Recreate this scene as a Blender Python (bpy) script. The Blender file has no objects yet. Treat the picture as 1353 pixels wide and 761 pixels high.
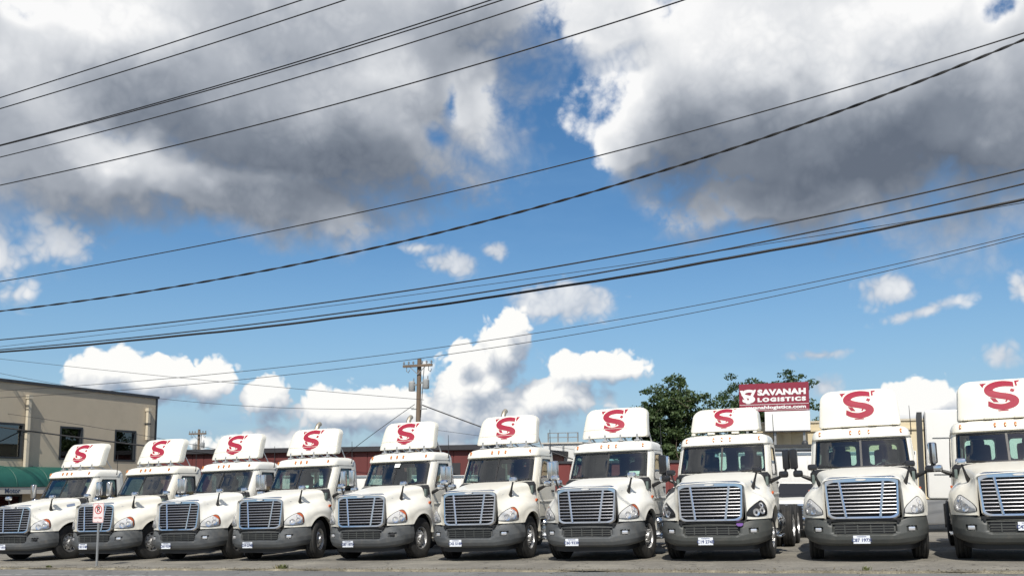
import bpy, bmesh, math, random
import numpy as np
from mathutils import Vector, Matrix
from math import sin, cos, tan, pi, radians, atan2, hypot, sqrt

random.seed(7)
RNG = np.random.default_rng(11)
scene = bpy.context.scene
COL = scene.collection

# ------------------------------------------------------------------ camera
EYE = 1.56                       # metres above the road where the photographer stands
FPX = 1200.0 / 1353.0            # focal length in image widths
PITCH = radians(6.0)
cam_d = bpy.data.cameras.new('camera')
cam_d.sensor_width = 36.0
cam_d.lens = 36.0 * FPX
cam_d.shift_y = 128.5 / 1353.0   # the photograph is a crop of a taller frame
cam_d.clip_start = 0.1
cam_d.clip_end = 5000
cam = bpy.data.objects.new('camera', cam_d)
COL.objects.link(cam)
cam.location = (0, 0, EYE)
cam.rotation_euler = (pi / 2 + PITCH, 0, 0)
scene.camera = cam


def ray(px, py):
    """direction of a photograph pixel, y forward"""
    cx = (px - 676.5) / 1200.0
    cz = (509.0 - py) / 1200.0
    return Vector((cx, cos(PITCH) - sin(PITCH) * cz, sin(PITCH) + cos(PITCH) * cz))


def ang(px, py):
    d = ray(px, py)
    return atan2(d.x, d.y), atan2(d.z, hypot(d.x, d.y))


# ------------------------------------------------------------------ sun + exposure
SUN_H = Vector((-0.13, -0.99)).normalized()
SUN_EL = radians(49)
SUN_DIR = Vector((SUN_H.x * cos(SUN_EL), SUN_H.y * cos(SUN_EL), sin(SUN_EL)))
sun_d = bpy.data.lights.new('sun', 'SUN')
sun_d.energy = 4.8
sun_d.angle = radians(0.5)
sun_d.color = (1.0, 0.95, 0.86)
sun = bpy.data.objects.new('sun', sun_d)
COL.objects.link(sun)
sun.location = (0, 0, 30)
sun.rotation_euler = (-SUN_DIR).to_track_quat('-Z', 'Y').to_euler()

scene.view_settings.view_transform = 'Standard'
scene.view_settings.look = 'None'
scene.view_settings.exposure = 0.10
scene.view_settings.gamma = 1.0
scene.view_settings.use_curve_mapping = False
scene.render.engine = 'CYCLES'
scene.cycles.use_adaptive_sampling = True
scene.cycles.adaptive_threshold = 0.01
scene.cycles.use_denoising = True
scene.cycles.max_bounces = 8
scene.cycles.transparent_max_bounces = 12
scene.cycles.caustics_reflective = False
scene.cycles.caustics_refractive = False
scene.cycles.blur_glossy = 0.5


# ------------------------------------------------------------------ node helper
class NT:
    def __init__(s, tree):
        s.t = tree
        s.nodes = tree.nodes
        s.links = tree.links

    def put(s, node, key, v):
        if v is None:
            return
        sock = node.inputs[key]
        if isinstance(v, bpy.types.NodeSocket):
            s.links.new(v, sock)
        else:
            if isinstance(v, tuple) and len(v) == 3 and sock.type == 'RGBA':
                v = (*v, 1)
            sock.default_value = v

    def n(s, typ, ins=None, **props):
        nd = s.nodes.new(typ)
        for k, v in props.items():
            setattr(nd, k, v)
        for k, v in (ins or {}).items():
            s.put(nd, k, v)
        return nd

    def m(s, op, a, b=None, c=None, clamp=False):
        nd = s.n('ShaderNodeMath', {0: a, 1: b, 2: c}, operation=op)
        nd.use_clamp = clamp
        return nd.outputs[0]

    def v(s, op, a, b=None, out=0, scale=None):
        nd = s.n('ShaderNodeVectorMath', {0: a, 1: b}, operation=op)
        if scale is not None:
            s.put(nd, 'Scale', scale)
        return nd.outputs[out]

    def sstep(s, x, lo, hi, a=0.0, b=1.0):
        nd = s.n('ShaderNodeMapRange', {0: x, 1: lo, 2: hi, 3: a, 4: b}, interpolation_type='SMOOTHSTEP')
        return nd.outputs[0]

    def lin(s, x, lo, hi, a=0.0, b=1.0):
        nd = s.n('ShaderNodeMapRange', {0: x, 1: lo, 2: hi, 3: a, 4: b})
        return nd.outputs[0]

    def mix(s, f, a, b, blend='MIX'):
        nd = s.n('ShaderNodeMix', data_type='RGBA', blend_type=blend)
        s.put(nd, 0, f)
        s.put(nd, 6, a)
        s.put(nd, 7, b)
        return nd.outputs[2]

    def noise(s, vec, scale, detail=4, rough=0.55, lac=2.0, dist=0.0, out=0, dim='3D'):
        nd = s.n('ShaderNodeTexNoise', {'Vector': vec, 'Scale': scale, 'Detail': detail, 'Roughness': rough,
                                        'Lacunarity': lac, 'Distortion': dist}, noise_dimensions=dim)
        return nd.outputs[out]

    def ramp(s, f, stops, interp='LINEAR'):
        nd = s.n('ShaderNodeValToRGB', {0: f})
        cr = nd.color_ramp
        cr.interpolation = interp
        while len(cr.elements) < len(stops):
            cr.elements.new(0.5)
        for e, (p, c) in zip(cr.elements, stops):
            e.position = p
            e.color = (*c, 1)
        return nd.outputs[0]


# ------------------------------------------------------------------ world: sky with clouds
def build_world():
    w = bpy.data.worlds.new('World')
    scene.world = w
    w.use_nodes = True
    w.cycles.sampling_method = 'MANUAL'
    w.cycles.sample_map_resolution = 512
    T = NT(w.node_tree)
    T.nodes.clear()
    out = T.n('ShaderNodeOutputWorld')
    sky = T.n('ShaderNodeTexSky', sky_type='NISHITA')
    sky.sun_disc = False
    sky.sun_elevation = SUN_EL
    sky.sun_rotation = atan2(SUN_DIR.x, SUN_DIR.y)
    sky.air_density = 1.0
    sky.dust_density = 0.6
    sky.ozone_density = 1.6
    hs = T.n('ShaderNodeHueSaturation', {'Hue': 0.5, 'Saturation': 1.30, 'Value': 1.0, 'Fac': 1.0, 'Color': sky.outputs[0]})
    bg_sky = T.n('ShaderNodeBackground', {0: hs.outputs[0], 1: 0.104})
    D = T.n('ShaderNodeTexCoord').outputs['Generated']
    sep = T.n('ShaderNodeSeparateXYZ', {0: D})
    x, y, z = sep.outputs
    az = T.m('ARCTAN2', x, y)
    el = T.m('ARCSINE', z)
    P0 = T.n('ShaderNodeCombineXYZ', {0: az, 1: el, 2: 0.0}).outputs[0]
    # noises on the sphere of directions
    wv = T.n('ShaderNodeTexNoise', {'Vector': D, 'Scale': 7.0, 'Detail': 4.0, 'Roughness': 0.56}).outputs['Color']
    warp = T.v('SUBTRACT', wv, (0.5, 0.5, 0.5))
    n_big = T.noise(D, 5.5, 5, 0.58)
    n_fine = T.noise(D, 24, 5, 0.62)
    # billows: rounded lumps that meet in creases, three sizes
    Dw = T.v('ADD', D, T.v('SCALE', warp, scale=0.03))
    bl = []
    for sc_, am in ((26.0, 0.56), (57.0, 0.30), (125.0, 0.19)):
        bl.append(T.m('MULTIPLY', T.m('ABSOLUTE', T.m('SUBTRACT', T.noise(Dw, sc_, 0, 0.5), 0.5)), am * 2.6))
    billow = T.m('SUBTRACT', T.m('ADD', T.m('ADD', bl[0], bl[1]), bl[2]), 0.30)
    Pb = T.v('ADD', P0, T.v('SCALE', warp, scale=0.11))
    Pc = T.v('ADD', P0, T.v('SCALE', warp, scale=0.022))

    def blob(P, px, py, rx, ry, rot=0.0):
        a, e = ang(px, py)
        if not rot:
            nd = T.n('ShaderNodeVectorMath', {0: P, 1: (1200.0 / rx, 1200.0 / ry, 0.0), 2: (-a * 1200.0 / rx, -e * 1200.0 / ry, 0.0)}, operation='MULTIPLY_ADD')
            return T.m('SUBTRACT', 1.0, T.v('LENGTH', nd.outputs[0], out=1))
        mp = T.n('ShaderNodeMapping', {0: P, 1: (a, e, 0), 2: (0, 0, radians(rot)), 3: (rx / 1200.0, ry / 1200.0, 1.0)}, vector_type='TEXTURE')
        return T.m('SUBTRACT', 1.0, T.v('LENGTH', mp.outputs[0], out=1))

    def union(P, L, k=0.25):
        acc = None
        for b in L:
            wgt = b[5] if len(b) > 5 else 0.0
            f = blob(P, *b[:5])
            if wgt:
                f = T.m('SUBTRACT', f, wgt)
            acc = f if acc is None else T.m('SMOOTH_MAX', acc, f, k)
        return acc

    def glow(P, L):
        acc = None
        for px, py, rx, ry, rot, amp in L:
            f = T.m('MULTIPLY', T.sstep(blob(P, px, py, rx, ry, rot), 0.0, 0.85), amp)
            acc = f if acc is None else T.m('ADD', acc, f)
        return acc

    # ---- the two big grey clouds overhead
    BIG = [(-60, 110, 260, 170, 0), (150, 60, 330, 190, 0), (390, 155, 300, 140, -10), (545, 100, 190, 115, 0),
           (615, 10, 155, 100, 0), (330, 262, 200, 56, -8), (100, 215, 260, 70, 0), (380, 20, 300, 120, 0), (622, 125, 80, 76, 0),
           (1010, 80, 270, 160, 0), (1120, 185, 290, 125, -4), (1310, 105, 240, 180, 0),
           (888, 130, 108, 150, 0), (1060, 268, 210, 56, 0), (832, 190, 66, 70, 0), (1190, 10, 300, 120, 0), (815, 15, 90, 55, 0), (1310, 195, 150, 50, 0)]
    big = union(Pb, BIG, 0.22)
    lit_b = T.m('SUBTRACT', big, union(T.v('ADD', Pb, (-0.012, 0.035, 0.0)), BIG, 0.22))
    hole = union(Pb, [(604, 128, 22, 26, 0), (24, 4, 30, 16, 0), (1322, 10, 24, 20, 0), (572, 168, 18, 14, 0)], 0.08)
    big = T.m('SUBTRACT', big, T.m('MULTIPLY', T.sstep(hole, -0.9, 0.9), 0.42))
    # clouds of the same sort over the rest of the sky
    inside = T.sstep(blob(P0, 676, 250, 1150, 620), -0.05, 0.25)
    gen_n = T.noise(T.v('MULTIPLY', D, (1.0, 1.0, 1.7)), 2.3, 5, 0.55)
    gen = T.m('SUBTRACT', T.m('MULTIPLY', T.m('SUBTRACT', gen_n, 0.5), 4.2), T.m('MULTIPLY', inside, 4.0))
    big = T.m('SMOOTH_MAX', big, gen, 0.2)
    bd = T.m('ADD', big, T.m('ADD', T.m('MULTIPLY', T.m('SUBTRACT', n_big, 0.5), 0.9), T.m('MULTIPLY', T.m('SUBTRACT', n_fine, 0.5), T.sstep(lit_b, -0.25, 0.0, 0.35, 0.75))))
    bd = T.m('ADD', bd, T.m('MULTIPLY', billow, 0.30))
    a_big = T.sstep(bd, T.sstep(lit_b, -0.25, 0.0, -0.16, 0.02), T.sstep(lit_b, -0.25, 0.0, 0.52, 0.36))
    thick = T.sstep(bd, 0.1, 0.75)
    Ps = T.v('ADD', P0, T.v('SCALE', warp, scale=0.13))
    dark = glow(Ps, [(430, 240, 400, 95, -6, 0.48), (1050, 225, 400, 130, -3, 0.54), (630, 85, 230, 110, 0, 0.16), (240, 130, 210, 70, 0, 0.20),
                     (1330, 190, 220, 130, 0, 0.22), (60, 245, 280, 55, 0, 0.12), (300, 290, 260, 50, 0, 0.20)])
    lite = glow(Ps, [(120, 15, 170, 80, 0, 0.36), (185, 205, 120, 48, -10, 0.42), (880, 40, 190, 95, 0, 0.20), (1160, 25, 320, 90, 0, 0.24),
                     (500, 100, 100, 45, 0, 0.22), (800, 170, 90, 150, 0, 0.34), (1280, 185, 140, 40, 10, 0.22), (20, 110, 130, 80, 0, 0.15), (330, 235, 120, 22, 0, 0.14), (650, 140, 70, 60, 0, 0.25), (1250, 60, 200, 120, 0, 0.14)])
    edge = T.m('MULTIPLY', T.m('SUBTRACT', 1.0, thick), T.sstep(lit_b, -0.22, 0.06))
    s = T.m('ADD', T.m('ADD', 0.60, T.m('MULTIPLY', edge, 0.30)), T.m('MULTIPLY', lit_b, 0.22))
    s = T.m('ADD', s, T.m('SUBTRACT', lite, dark))
    s = T.m('ADD', s, T.m('MULTIPLY', T.m('SUBTRACT', n_big, 0.5), 0.62))
    s = T.m('ADD', s, T.m('MULTIPLY', T.m('SUBTRACT', n_fine, 0.5), 0.24))
    s = T.m('ADD', s, T.m('MULTIPLY', billow, 0.20), clamp=True)
    c_big = T.ramp(s, [(0.0, (0.125, 0.15, 0.195)), (0.25, (0.21, 0.24, 0.29)), (0.55, (0.40, 0.43, 0.48)), (0.82, (0.67, 0.69, 0.72)), (1.0, (0.90, 0.90, 0.90))])
    # ---- white cumulus near the horizon and small puffs
    CU = [(200, 500, 120, 40, 0), (150, 488, 60, 36, 0), (262, 505, 60, 28, 0), (350, 525, 42, 38, 0), (450, 545, 80, 42, 0), (520, 540, 90, 44, 0),
          (625, 510, 74, 56, 0), (664, 462, 50, 54, 0), (672, 436, 32, 32, 0), (610, 470, 26, 26, 0), (640, 545, 130, 46, 0), (790, 484, 84, 26, 0), (725, 525, 90, 40, 0),
          (1222, 533, 62, 34, 0), (380, 585, 190, 34, 0, 0.32), (610, 592, 240, 28, 0, 0.32)]
    PU = [(748, 400, 84, 30, 0), (77, 312, 52, 38, 0), (0, 342, 30, 36, 0), (1172, 379, 42, 28, 0), (1226, 410, 80, 16, 12, 0.3),
          (600, 352, 66, 26, 0, 0.25), (655, 335, 26, 18, 0, 0.15), (1085, 468, 66, 14, 0, 0.4), (1322, 470, 44, 34, 0, 0.35),
          (20, 390, 50, 50, 0, 0.5), (820, 560, 70, 30, 0, 0.25), (1090, 510, 44, 24, 0, 0.3), (1350, 380, 20, 26, 0, 0.3), (470, 300, 60, 30, 0, 0.35), (560, 330, 60, 20, 0, 0.4)]
    ge = T.m('MULTIPLY', T.sstep(el, 0.02, 0.07), T.sstep(el, 0.24, 0.11))
    gen2 = T.m('SUBTRACT', T.m('ADD', T.m('MULTIPLY', T.m('SUBTRACT', T.noise(D, 4.0, 4, 0.5), 0.53), 5.0), T.m('MULTIPLY', ge, 0.4)), T.m('MULTIPLY', inside, 5.0))
    gen2 = T.m('SUBTRACT', gen2, T.m('SUBTRACT', 1.0, ge))

    def cum(P):
        return T.m('SMOOTH_MAX', union(P, CU, 0.16), gen2, 0.1)
    cf = cum(Pc)
    cup = cum(T.v('ADD', Pc, (-0.010, 0.024, 0.0)))
    tex = T.m('ADD', T.m('MULTIPLY', T.m('SUBTRACT', n_fine, 0.5), 0.60), T.m('MULTIPLY', billow, 0.75))
    lit = T.m('SUBTRACT', cf, cup)
    cd = T.m('ADD', cf, tex)
    a_cu = T.m('MULTIPLY', T.sstep(cd, T.sstep(lit, -0.15, 0.1, 0.0, 0.10), T.sstep(lit, -0.15, 0.1, 0.48, 0.28)), 0.97)
    sc = T.m('ADD', T.m('ADD', 0.52, T.m('MULTIPLY', T.m('SUBTRACT', n_big, 0.5), 0.45)), T.m('MULTIPLY', lit, 1.25))
    sc = T.m('ADD', sc, T.m('ADD', T.m('MULTIPLY', billow, 1.0), T.m('MULTIPLY', T.m('SUBTRACT', n_fine, 0.5), 0.30)))
    sc = T.m('ADD', sc, T.m('MULTIPLY', T.sstep(cd, 0.5, 0.1), 0.06), clamp=True)
    c_cu = T.ramp(sc, [(0.0, (0.27, 0.33, 0.43)), (0.4, (0.44, 0.49, 0.56)), (0.68, (0.66, 0.68, 0.71)), (0.9, (0.85, 0.85, 0.84)), (1.0, (0.95, 0.94, 0.91))])
    # small soft puffs
    pf = T.m('ADD', union(Pc, PU, 0.12), T.m('MULTIPLY', tex, 1.15))
    a_pu = T.m('MULTIPLY', T.sstep(pf, 0.0, 0.58), 0.93)
    c_pu = T.ramp(T.m('ADD', T.m('ADD', T.m('MULTIPLY', T.sstep(pf, 0.1, 0.9), 0.35), 0.30), T.m('ADD', T.m('MULTIPLY', billow, 0.6), T.m('MULTIPLY', T.m('SUBTRACT', n_big, 0.5), 1.0)), clamp=True),
                  [(0.0, (0.42, 0.48, 0.57)), (0.5, (0.66, 0.70, 0.76)), (1.0, (0.98, 0.98, 0.97))])
    b_pu = T.n('ShaderNodeBackground', {0: c_pu, 1: 0.92})
    # thin high veil
    veil = T.m('MULTIPLY', T.sstep(T.noise(T.v('MULTIPLY', D, (1.0, 1.0, 3.0)), 5.0, 4, 0.6), 0.48, 0.75), 0.16)
    veil = T.m('ADD', veil, T.sstep(el, 0.29, 0.0, 0.0, 0.62))
    b_veil = T.n('ShaderNodeBackground', {0: (0.225, 0.41, 0.65, 1), 1: 1.0})
    b_cu = T.n('ShaderNodeBackground', {0: c_cu, 1: 1.0})
    b_big = T.n('ShaderNodeBackground', {0: c_big, 1: 1.0})

    def mixs(f, a, b):
        return T.n('ShaderNodeMixShader', {0: f, 1: a, 2: b}).outputs[0]
    o = mixs(veil, bg_sky.outputs[0], b_veil.outputs[0])
    o = mixs(a_pu, o, b_pu.outputs[0])
    o = mixs(a_cu, o, b_cu.outputs[0])
    o = mixs(a_big, o, b_big.outputs[0])
    T.links.new(o, out.inputs[0])


build_world()

# ------------------------------------------------------------------ ground frame
ROW = Vector((0.9170, -0.3989)).normalized()     # along the row of trucks, to the right
BACK = Vector((0.3989, 0.9170)).normalized()     # away from the road
SLOPE = 0.0357


def gz(x, y):
    rp = ROW.x * x + ROW.y * y
    return SLOPE * 80.0 * math.tanh(rp / 80.0)


def rq(r, q, z=0.0):
    x = ROW.x * r + BACK.x * q
    y = ROW.y * r + BACK.y * q
    return Vector((x, y, gz(x, y) + z))


def at_depth(px, py, y):
    d = ray(px, py)
    t = y / d.y
    return Vector((d.x * t, y, EYE + d.z * t))


def on_row_plane(px, py, y0):
    """photograph pixel -> point on the upright plane parallel to the row that crosses x=0 at y0"""
    d = ray(px, py)
    k = -ROW.y / ROW.x
    t = y0 / (d.y + k * d.x)
    return Vector((d.x * t, d.y * t, EYE + d.z * t))


# ------------------------------------------------------------------ materials
MATS = {}


def mat(name, col, rough=0.5, metal=0.0, var=0.0, vscale=3.0, bump=0.0, bscale=60.0, coat=0.0, spec=0.5, dirt=0.0, dirtcol=(0.12, 0.10, 0.08), emit=None, stretch=None):
    m = bpy.data.materials.new(name)
    m.use_nodes = True
    T = NT(m.node_tree)
    b = T.nodes['Principled BSDF']
    b.inputs['Roughness'].default_value = rough
    b.inputs['Metallic'].default_value = metal
    b.inputs['Specular IOR Level'].default_value = spec
    b.inputs['Coat Weight'].default_value = coat
    b.inputs['Coat Roughness'].default_value = 0.08
    c = (*col, 1)
    b.inputs['Base Color'].default_value = c
    if var or bump or dirt:
        tc = T.n('ShaderNodeTexCoord').outputs['Object']
        if stretch:
            tc = T.v('MULTIPLY', tc, stretch)
        rnd = T.n('ShaderNodeObjectInfo').outputs['Random']
        off = T.n('ShaderNodeCombineXYZ', {0: T.m('MULTIPLY', rnd, 37.0), 1: T.m('MULTIPLY', rnd, 11.0), 2: 0.0}).outputs[0]
        tc = T.v('ADD', tc, off)
        base = None
        if var:
            n = T.noise(tc, vscale, 6, 0.6)
            f = T.lin(n, 0.25, 0.75, 1 - var, 1 + var)
            rgb = T.n('ShaderNodeRGB')
            rgb.outputs[0].default_value = c
            base = T.v('SCALE', rgb.outputs[0], scale=f)
        if dirt:
            n2 = T.noise(tc, vscale * 1.7, 7, 0.65)
            f2 = T.m('MULTIPLY', T.sstep(n2, 0.45, 0.8), dirt)
            base = T.mix(f2, base if base is not None else c, (*dirtcol, 1))
            T.put(b, 'Roughness', T.m('ADD', rough, T.m('MULTIPLY', f2, 0.4), clamp=True))
        if base is not None:
            T.put(b, 'Base Color', base)
        if bump:
            bn = T.n('ShaderNodeBump', {'Strength': bump, 'Distance': 0.02, 'Height': T.noise(tc, bscale, 5, 0.6)})
            T.put(b, 'Normal', bn.outputs[0])
    if emit:
        b.inputs['Emission Color'].default_value = (*emit[:3], 1)
        b.inputs['Emission Strength'].default_value = emit[3]
    MATS[name] = m
    return m


def glass_mat(name, tint, ior=1.5, rough=0.01, gain=1.25, bias=0.015):
    m = bpy.data.materials.new(name)
    m.use_nodes = True
    T = NT(m.node_tree)
    T.nodes.clear()
    o = T.n('ShaderNodeOutputMaterial')
    fr = T.n('ShaderNodeFresnel', {0: ior}).outputs[0]
    tr = T.n('ShaderNodeBsdfTransparent', {0: (*tint, 1)})
    gl = T.n('ShaderNodeBsdfGlossy', {0: (1, 1, 1, 1), 1: rough})
    f = T.m('ADD', T.m('MULTIPLY', fr, gain), bias, clamp=True)
    T.links.new(T.n('ShaderNodeMixShader', {0: f, 1: tr.outputs[0], 2: gl.outputs[0]}).outputs[0], o.inputs[0])
    MATS[name] = m
    return m


mat('paint', (0.755, 0.735, 0.665), 0.36, var=0.03, vscale=1.2, coat=0.14, spec=0.4, dirt=0.22, dirtcol=(0.42, 0.37, 0.28))
mat('paint_b', (0.735, 0.725, 0.675), 0.40, var=0.035, vscale=1.5, coat=0.08, spec=0.4, dirt=0.32, dirtcol=(0.40, 0.36, 0.28))
mat('paint_c', (0.765, 0.735, 0.645), 0.33, var=0.03, vscale=0.9, coat=0.18, spec=0.4, dirt=0.26, dirtcol=(0.45, 0.39, 0.29))
mat('paint_fair', (0.715, 0.69, 0.605), 0.45, var=0.02, vscale=1.5, coat=0.05, spec=0.35, dirt=0.05, dirtcol=(0.5, 0.45, 0.35))
mat('chrome', (0.70, 0.70, 0.71), 0.16, 1.0, var=0.06, vscale=6)
mat('grille_back', (0.055, 0.055, 0.062), 0.45, 0.3)
mat('grille_silver', (0.52, 0.52, 0.54), 0.34, 1.0, var=0.06, vscale=8)
mat('plastic_gray', (0.088, 0.094, 0.098), 0.55, var=0.10, vscale=4, bump=0.15, bscale=140, dirt=0.35, dirtcol=(0.20, 0.18, 0.15))
mat('plastic_dark', (0.060, 0.064, 0.061), 0.5, var=0.10, vscale=4, bump=0.15, bscale=140, dirt=0.30, dirtcol=(0.15, 0.135, 0.11))
mat('black', (0.012, 0.012, 0.013), 0.45)
mat('black_gloss', (0.02, 0.02, 0.022), 0.18)
mat('rubber', (0.022, 0.022, 0.022), 0.85, var=0.25, vscale=5, dirt=0.5, dirtcol=(0.09, 0.08, 0.065))
mat('steel', (0.58, 0.58, 0.58), 0.40, 0.8, var=0.12, vscale=6, dirt=0.45, dirtcol=(0.10, 0.075, 0.05))
mat('alu', (0.68, 0.69, 0.70), 0.25, 1.0, var=0.08, vscale=4)
mat('frame_black', (0.02, 0.02, 0.02), 0.6, dirt=0.5, dirtcol=(0.07, 0.06, 0.05), vscale=4)
mat('interior', (0.06, 0.063, 0.066), 0.8, var=0.1)
mat('interior_gray', (0.15, 0.15, 0.152), 0.8, var=0.1)
mat('seat', (0.028, 0.03, 0.035), 0.9, var=0.2, vscale=8)
mat('amber', (0.46, 0.15, 0.03), 0.25, coat=0.5)
mat('orange_lens', (0.50, 0.10, 0.02), 0.2, coat=0.6)
mat('crimson', (0.29, 0.016, 0.04), 0.55, spec=0.3, var=0.05)
mat('reflector', (0.85, 0.85, 0.87), 0.15, 0.7)
mat('lamp_gray', (0.72, 0.71, 0.69), 0.3, 0.15)
mat('lamp_dark', (0.035, 0.035, 0.038), 0.25, 0.3)
mat('plate_white', (0.70, 0.73, 0.78), 0.45, var=0.05, vscale=20)
mat('plate_ink', (0.04, 0.06, 0.16), 0.5)
mat('sticker_purple', (0.19, 0.09, 0.33), 0.5)
mat('decal_blue', (0.20, 0.24, 0.33), 0.5)
mat('paper', (0.78, 0.80, 0.78), 0.8)
mat('vent_dark', (0.10, 0.13, 0.12), 0.5)
mat('exhaust', (0.50, 0.44, 0.34), 0.45, 0.75, var=0.15, vscale=10)
glass_mat('windshield_glass', (0.66, 0.84, 0.78), ior=1.5, gain=1.5, bias=0.045)
glass_mat('side_glass', (0.38, 0.46, 0.44), gain=1.3, bias=0.02)
glass_mat('rear_glass', (0.62, 0.80, 0.73))
glass_mat('lens_glass', (0.96, 0.96, 0.96), ior=1.25, gain=0.9, bias=0.0)
glass_mat('pane_glass', (0.30, 0.34, 0.36), gain=1.6, bias=0.06)


# ------------------------------------------------------------------ mesh building
class MB:
    def __init__(s):
        s.v = []
        s.f = []

    def add(s, vs, fs):
        o = len(s.v)
        s.v.extend([tuple(map(float, p)) for p in vs])
        s.f.extend([tuple(i + o for i in f) for f in fs])
        return s

    def grid(s, P, skip=None, flip=False, wrap=False):
        P = np.asarray(P, float)
        n, m = P.shape[:2]
        fs = []
        for i in range(n - 1):
            for j in range(m if wrap else m - 1):
                if skip and skip(i, j):
                    continue
                j2 = (j + 1) % m
                q = (i * m + j, i * m + j2, (i + 1) * m + j2, (i + 1) * m + j)
                fs.append(q[::-1] if flip else q)
        return s.add(P.reshape(-1, 3), fs)

    def box(s, c, size, rot=None):
        hx, hy, hz = size[0] / 2, size[1] / 2, size[2] / 2
        vs = [Vector((sx * hx, sy * hy, sz * hz)) for sx in (-1, 1) for sy in (-1, 1) for sz in (-1, 1)]
        if rot is not None:
            vs = [rot @ p for p in vs]
        vs = [p + Vector(c) for p in vs]
        return s.add(vs, [(0, 1, 3, 2), (4, 6, 7, 5), (0, 4, 5, 1), (2, 3, 7, 6), (0, 2, 6, 4), (1, 5, 7, 3)])

    def rbox(s, c, size, r=0.02, rot=None, seg=2):
        bm = bmesh.new()
        bmesh.ops.create_cube(bm, size=1.0)
        for p in bm.verts:
            p.co = Vector((p.co.x * size[0], p.co.y * size[1], p.co.z * size[2]))
        bmesh.ops.bevel(bm, geom=bm.edges[:], offset=min(r, min(size) * 0.49), segments=seg, profile=0.6, affect='EDGES')
        bm.verts.index_update()
        vs = [(rot @ p.co if rot is not None else p.co) + Vector(c) for p in bm.verts]
        fs = [tuple(p.index for p in f.verts) for f in bm.faces]
        bm.free()
        return s.add(vs, fs)

    def bar(s, a, b, w, h=None, up=(0, 0, 1)):
        a, b = Vector(a), Vector(b)
        h = h or w
        d = (b - a)
        L = d.length
        d.normalize()
        u = Vector(up)
        if abs(d.dot(u)) > 0.98:
            u = Vector((1, 0, 0))
        sx = d.cross(u).normalized()
        uz = sx.cross(d)
        R = Matrix((sx, d, uz)).transposed()
        return s.box((a + b) / 2, (w, L, h), R)

    def tube(s, path, r, n=8, cap=True):
        path = [Vector(p) for p in path]
        k = len(path)
        rs = r if hasattr(r, '__len__') else [r] * k
        rings = []
        prev = None
        for i, p in enumerate(path):
            d = (path[min(i + 1, k - 1)] - path[max(i - 1, 0)]).normalized()
            if prev is None:
                u = Vector((0, 0, 1)) if abs(d.z) < 0.9 else Vector((1, 0, 0))
            else:
                u = prev
            sx = d.cross(u).normalized()
            uz = sx.cross(d).normalized()
            prev = uz
            rings.append([p + rs[i] * (cos(2 * pi * j / n) * sx + sin(2 * pi * j / n) * uz) for j in range(n)])
        o = len(s.v)
        s.grid(np.array([[tuple(q) for q in R_] for R_ in rings]), wrap=True, flip=True)
        if cap:
            s.f.append(tuple(o + j for j in range(n)))
            s.f.append(tuple(o + (k - 1) * n + j for j in reversed(range(n))))
        return s

    def lathe(s, prof, c=(0, 0, 0), axis='x', n=32, sign=1):
        """prof: list of (a, r) along the axis"""
        P = []
        for a, r in prof:
            ring = []
            for j in range(n):
                t = 2 * pi * j / n
                if axis == 'x':
                    q = (sign * a, r * cos(t), r * sin(t))
                elif axis == 'y':
                    q = (r * cos(t), sign * a, r * sin(t))
                else:
                    q = (r * cos(t), r * sin(t), sign * a)
                ring.append((q[0] + c[0], q[1] + c[1], q[2] + c[2]))
            P.append(ring)
        return s.grid(P, wrap=True, flip=(sign < 0) != (axis == 'y'))

    def prism(s, poly, f0, f1):
        """poly: 2-D points; f0/f1 map (x,y)->3-D for the two caps"""
        n = len(poly)
        vs = [f0(*p) for p in poly] + [f1(*p) for p in poly]
        tri = tess(poly)
        fs = [tuple(t) for t in tri] + [tuple(n + i for i in reversed(t)) for t in tri]
        fs += [(i, n + i, n + (i + 1) % n, (i + 1) % n) for i in range(n)]
        return s.add(vs, fs)

    def mesh(s, name, m=None, smooth=35, fix=False):
        me = bpy.data.meshes.new(name)
        me.from_pydata(s.v, [], s.f)
        if fix:
            bm = bmesh.new()
            bm.from_mesh(me)
            bmesh.ops.remove_doubles(bm, verts=bm.verts[:], dist=1e-5)
            bmesh.ops.recalc_face_normals(bm, faces=bm.faces[:])
            bm.to_mesh(me)
            bm.free()
        if smooth:
            me.polygons.foreach_set('use_smooth', [True] * len(me.polygons))
            me.set_sharp_from_angle(angle=radians(smooth))
        if m:
            me.materials.append(MATS[m])
        me.update()
        return me


def tess(poly):
    from mathutils.geometry import tessellate_polygon
    return tessellate_polygon([[Vector((p[0], p[1], 0)) for p in poly]])


def cr(P, n):
    """Catmull-Rom through P along axis 0, n steps per span"""
    P = np.asarray(P, float)
    k = len(P)
    E = np.concatenate([[2 * P[0] - P[1]], P, [2 * P[-1] - P[-2]]])
    out = []
    for i in range(k - 1):
        p0, p1, p2, p3 = E[i], E[i + 1], E[i + 2], E[i + 3]
        for j in range(n):
            t = j / n
            out.append(0.5 * ((2 * p1) + (p2 - p0) * t + (2 * p0 - 5 * p1 + 4 * p2 - p3) * t * t + (3 * p1 - p0 - 3 * p2 + p3) * t ** 3))
    out.append(P[-1])
    return np.array(out)


def crv(P, t):
    """value of the same spline at parameter t"""
    P = np.asarray(P, float)
    k = len(P)
    i = int(min(max(math.floor(t), 0), k - 2))
    u = t - i
    g = lambda j: P[j] if 0 <= j < k else (2 * P[0] - P[1] if j < 0 else 2 * P[-1] - P[-2])
    p0, p1, p2, p3 = g(i - 1), g(i), g(i + 1), g(i + 2)
    return 0.5 * ((2 * p1) + (p2 - p0) * u + (2 * p0 - 5 * p1 + 4 * p2 - p3) * u * u + (3 * p1 - p0 - 3 * p2 + p3) * u ** 3)


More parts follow.
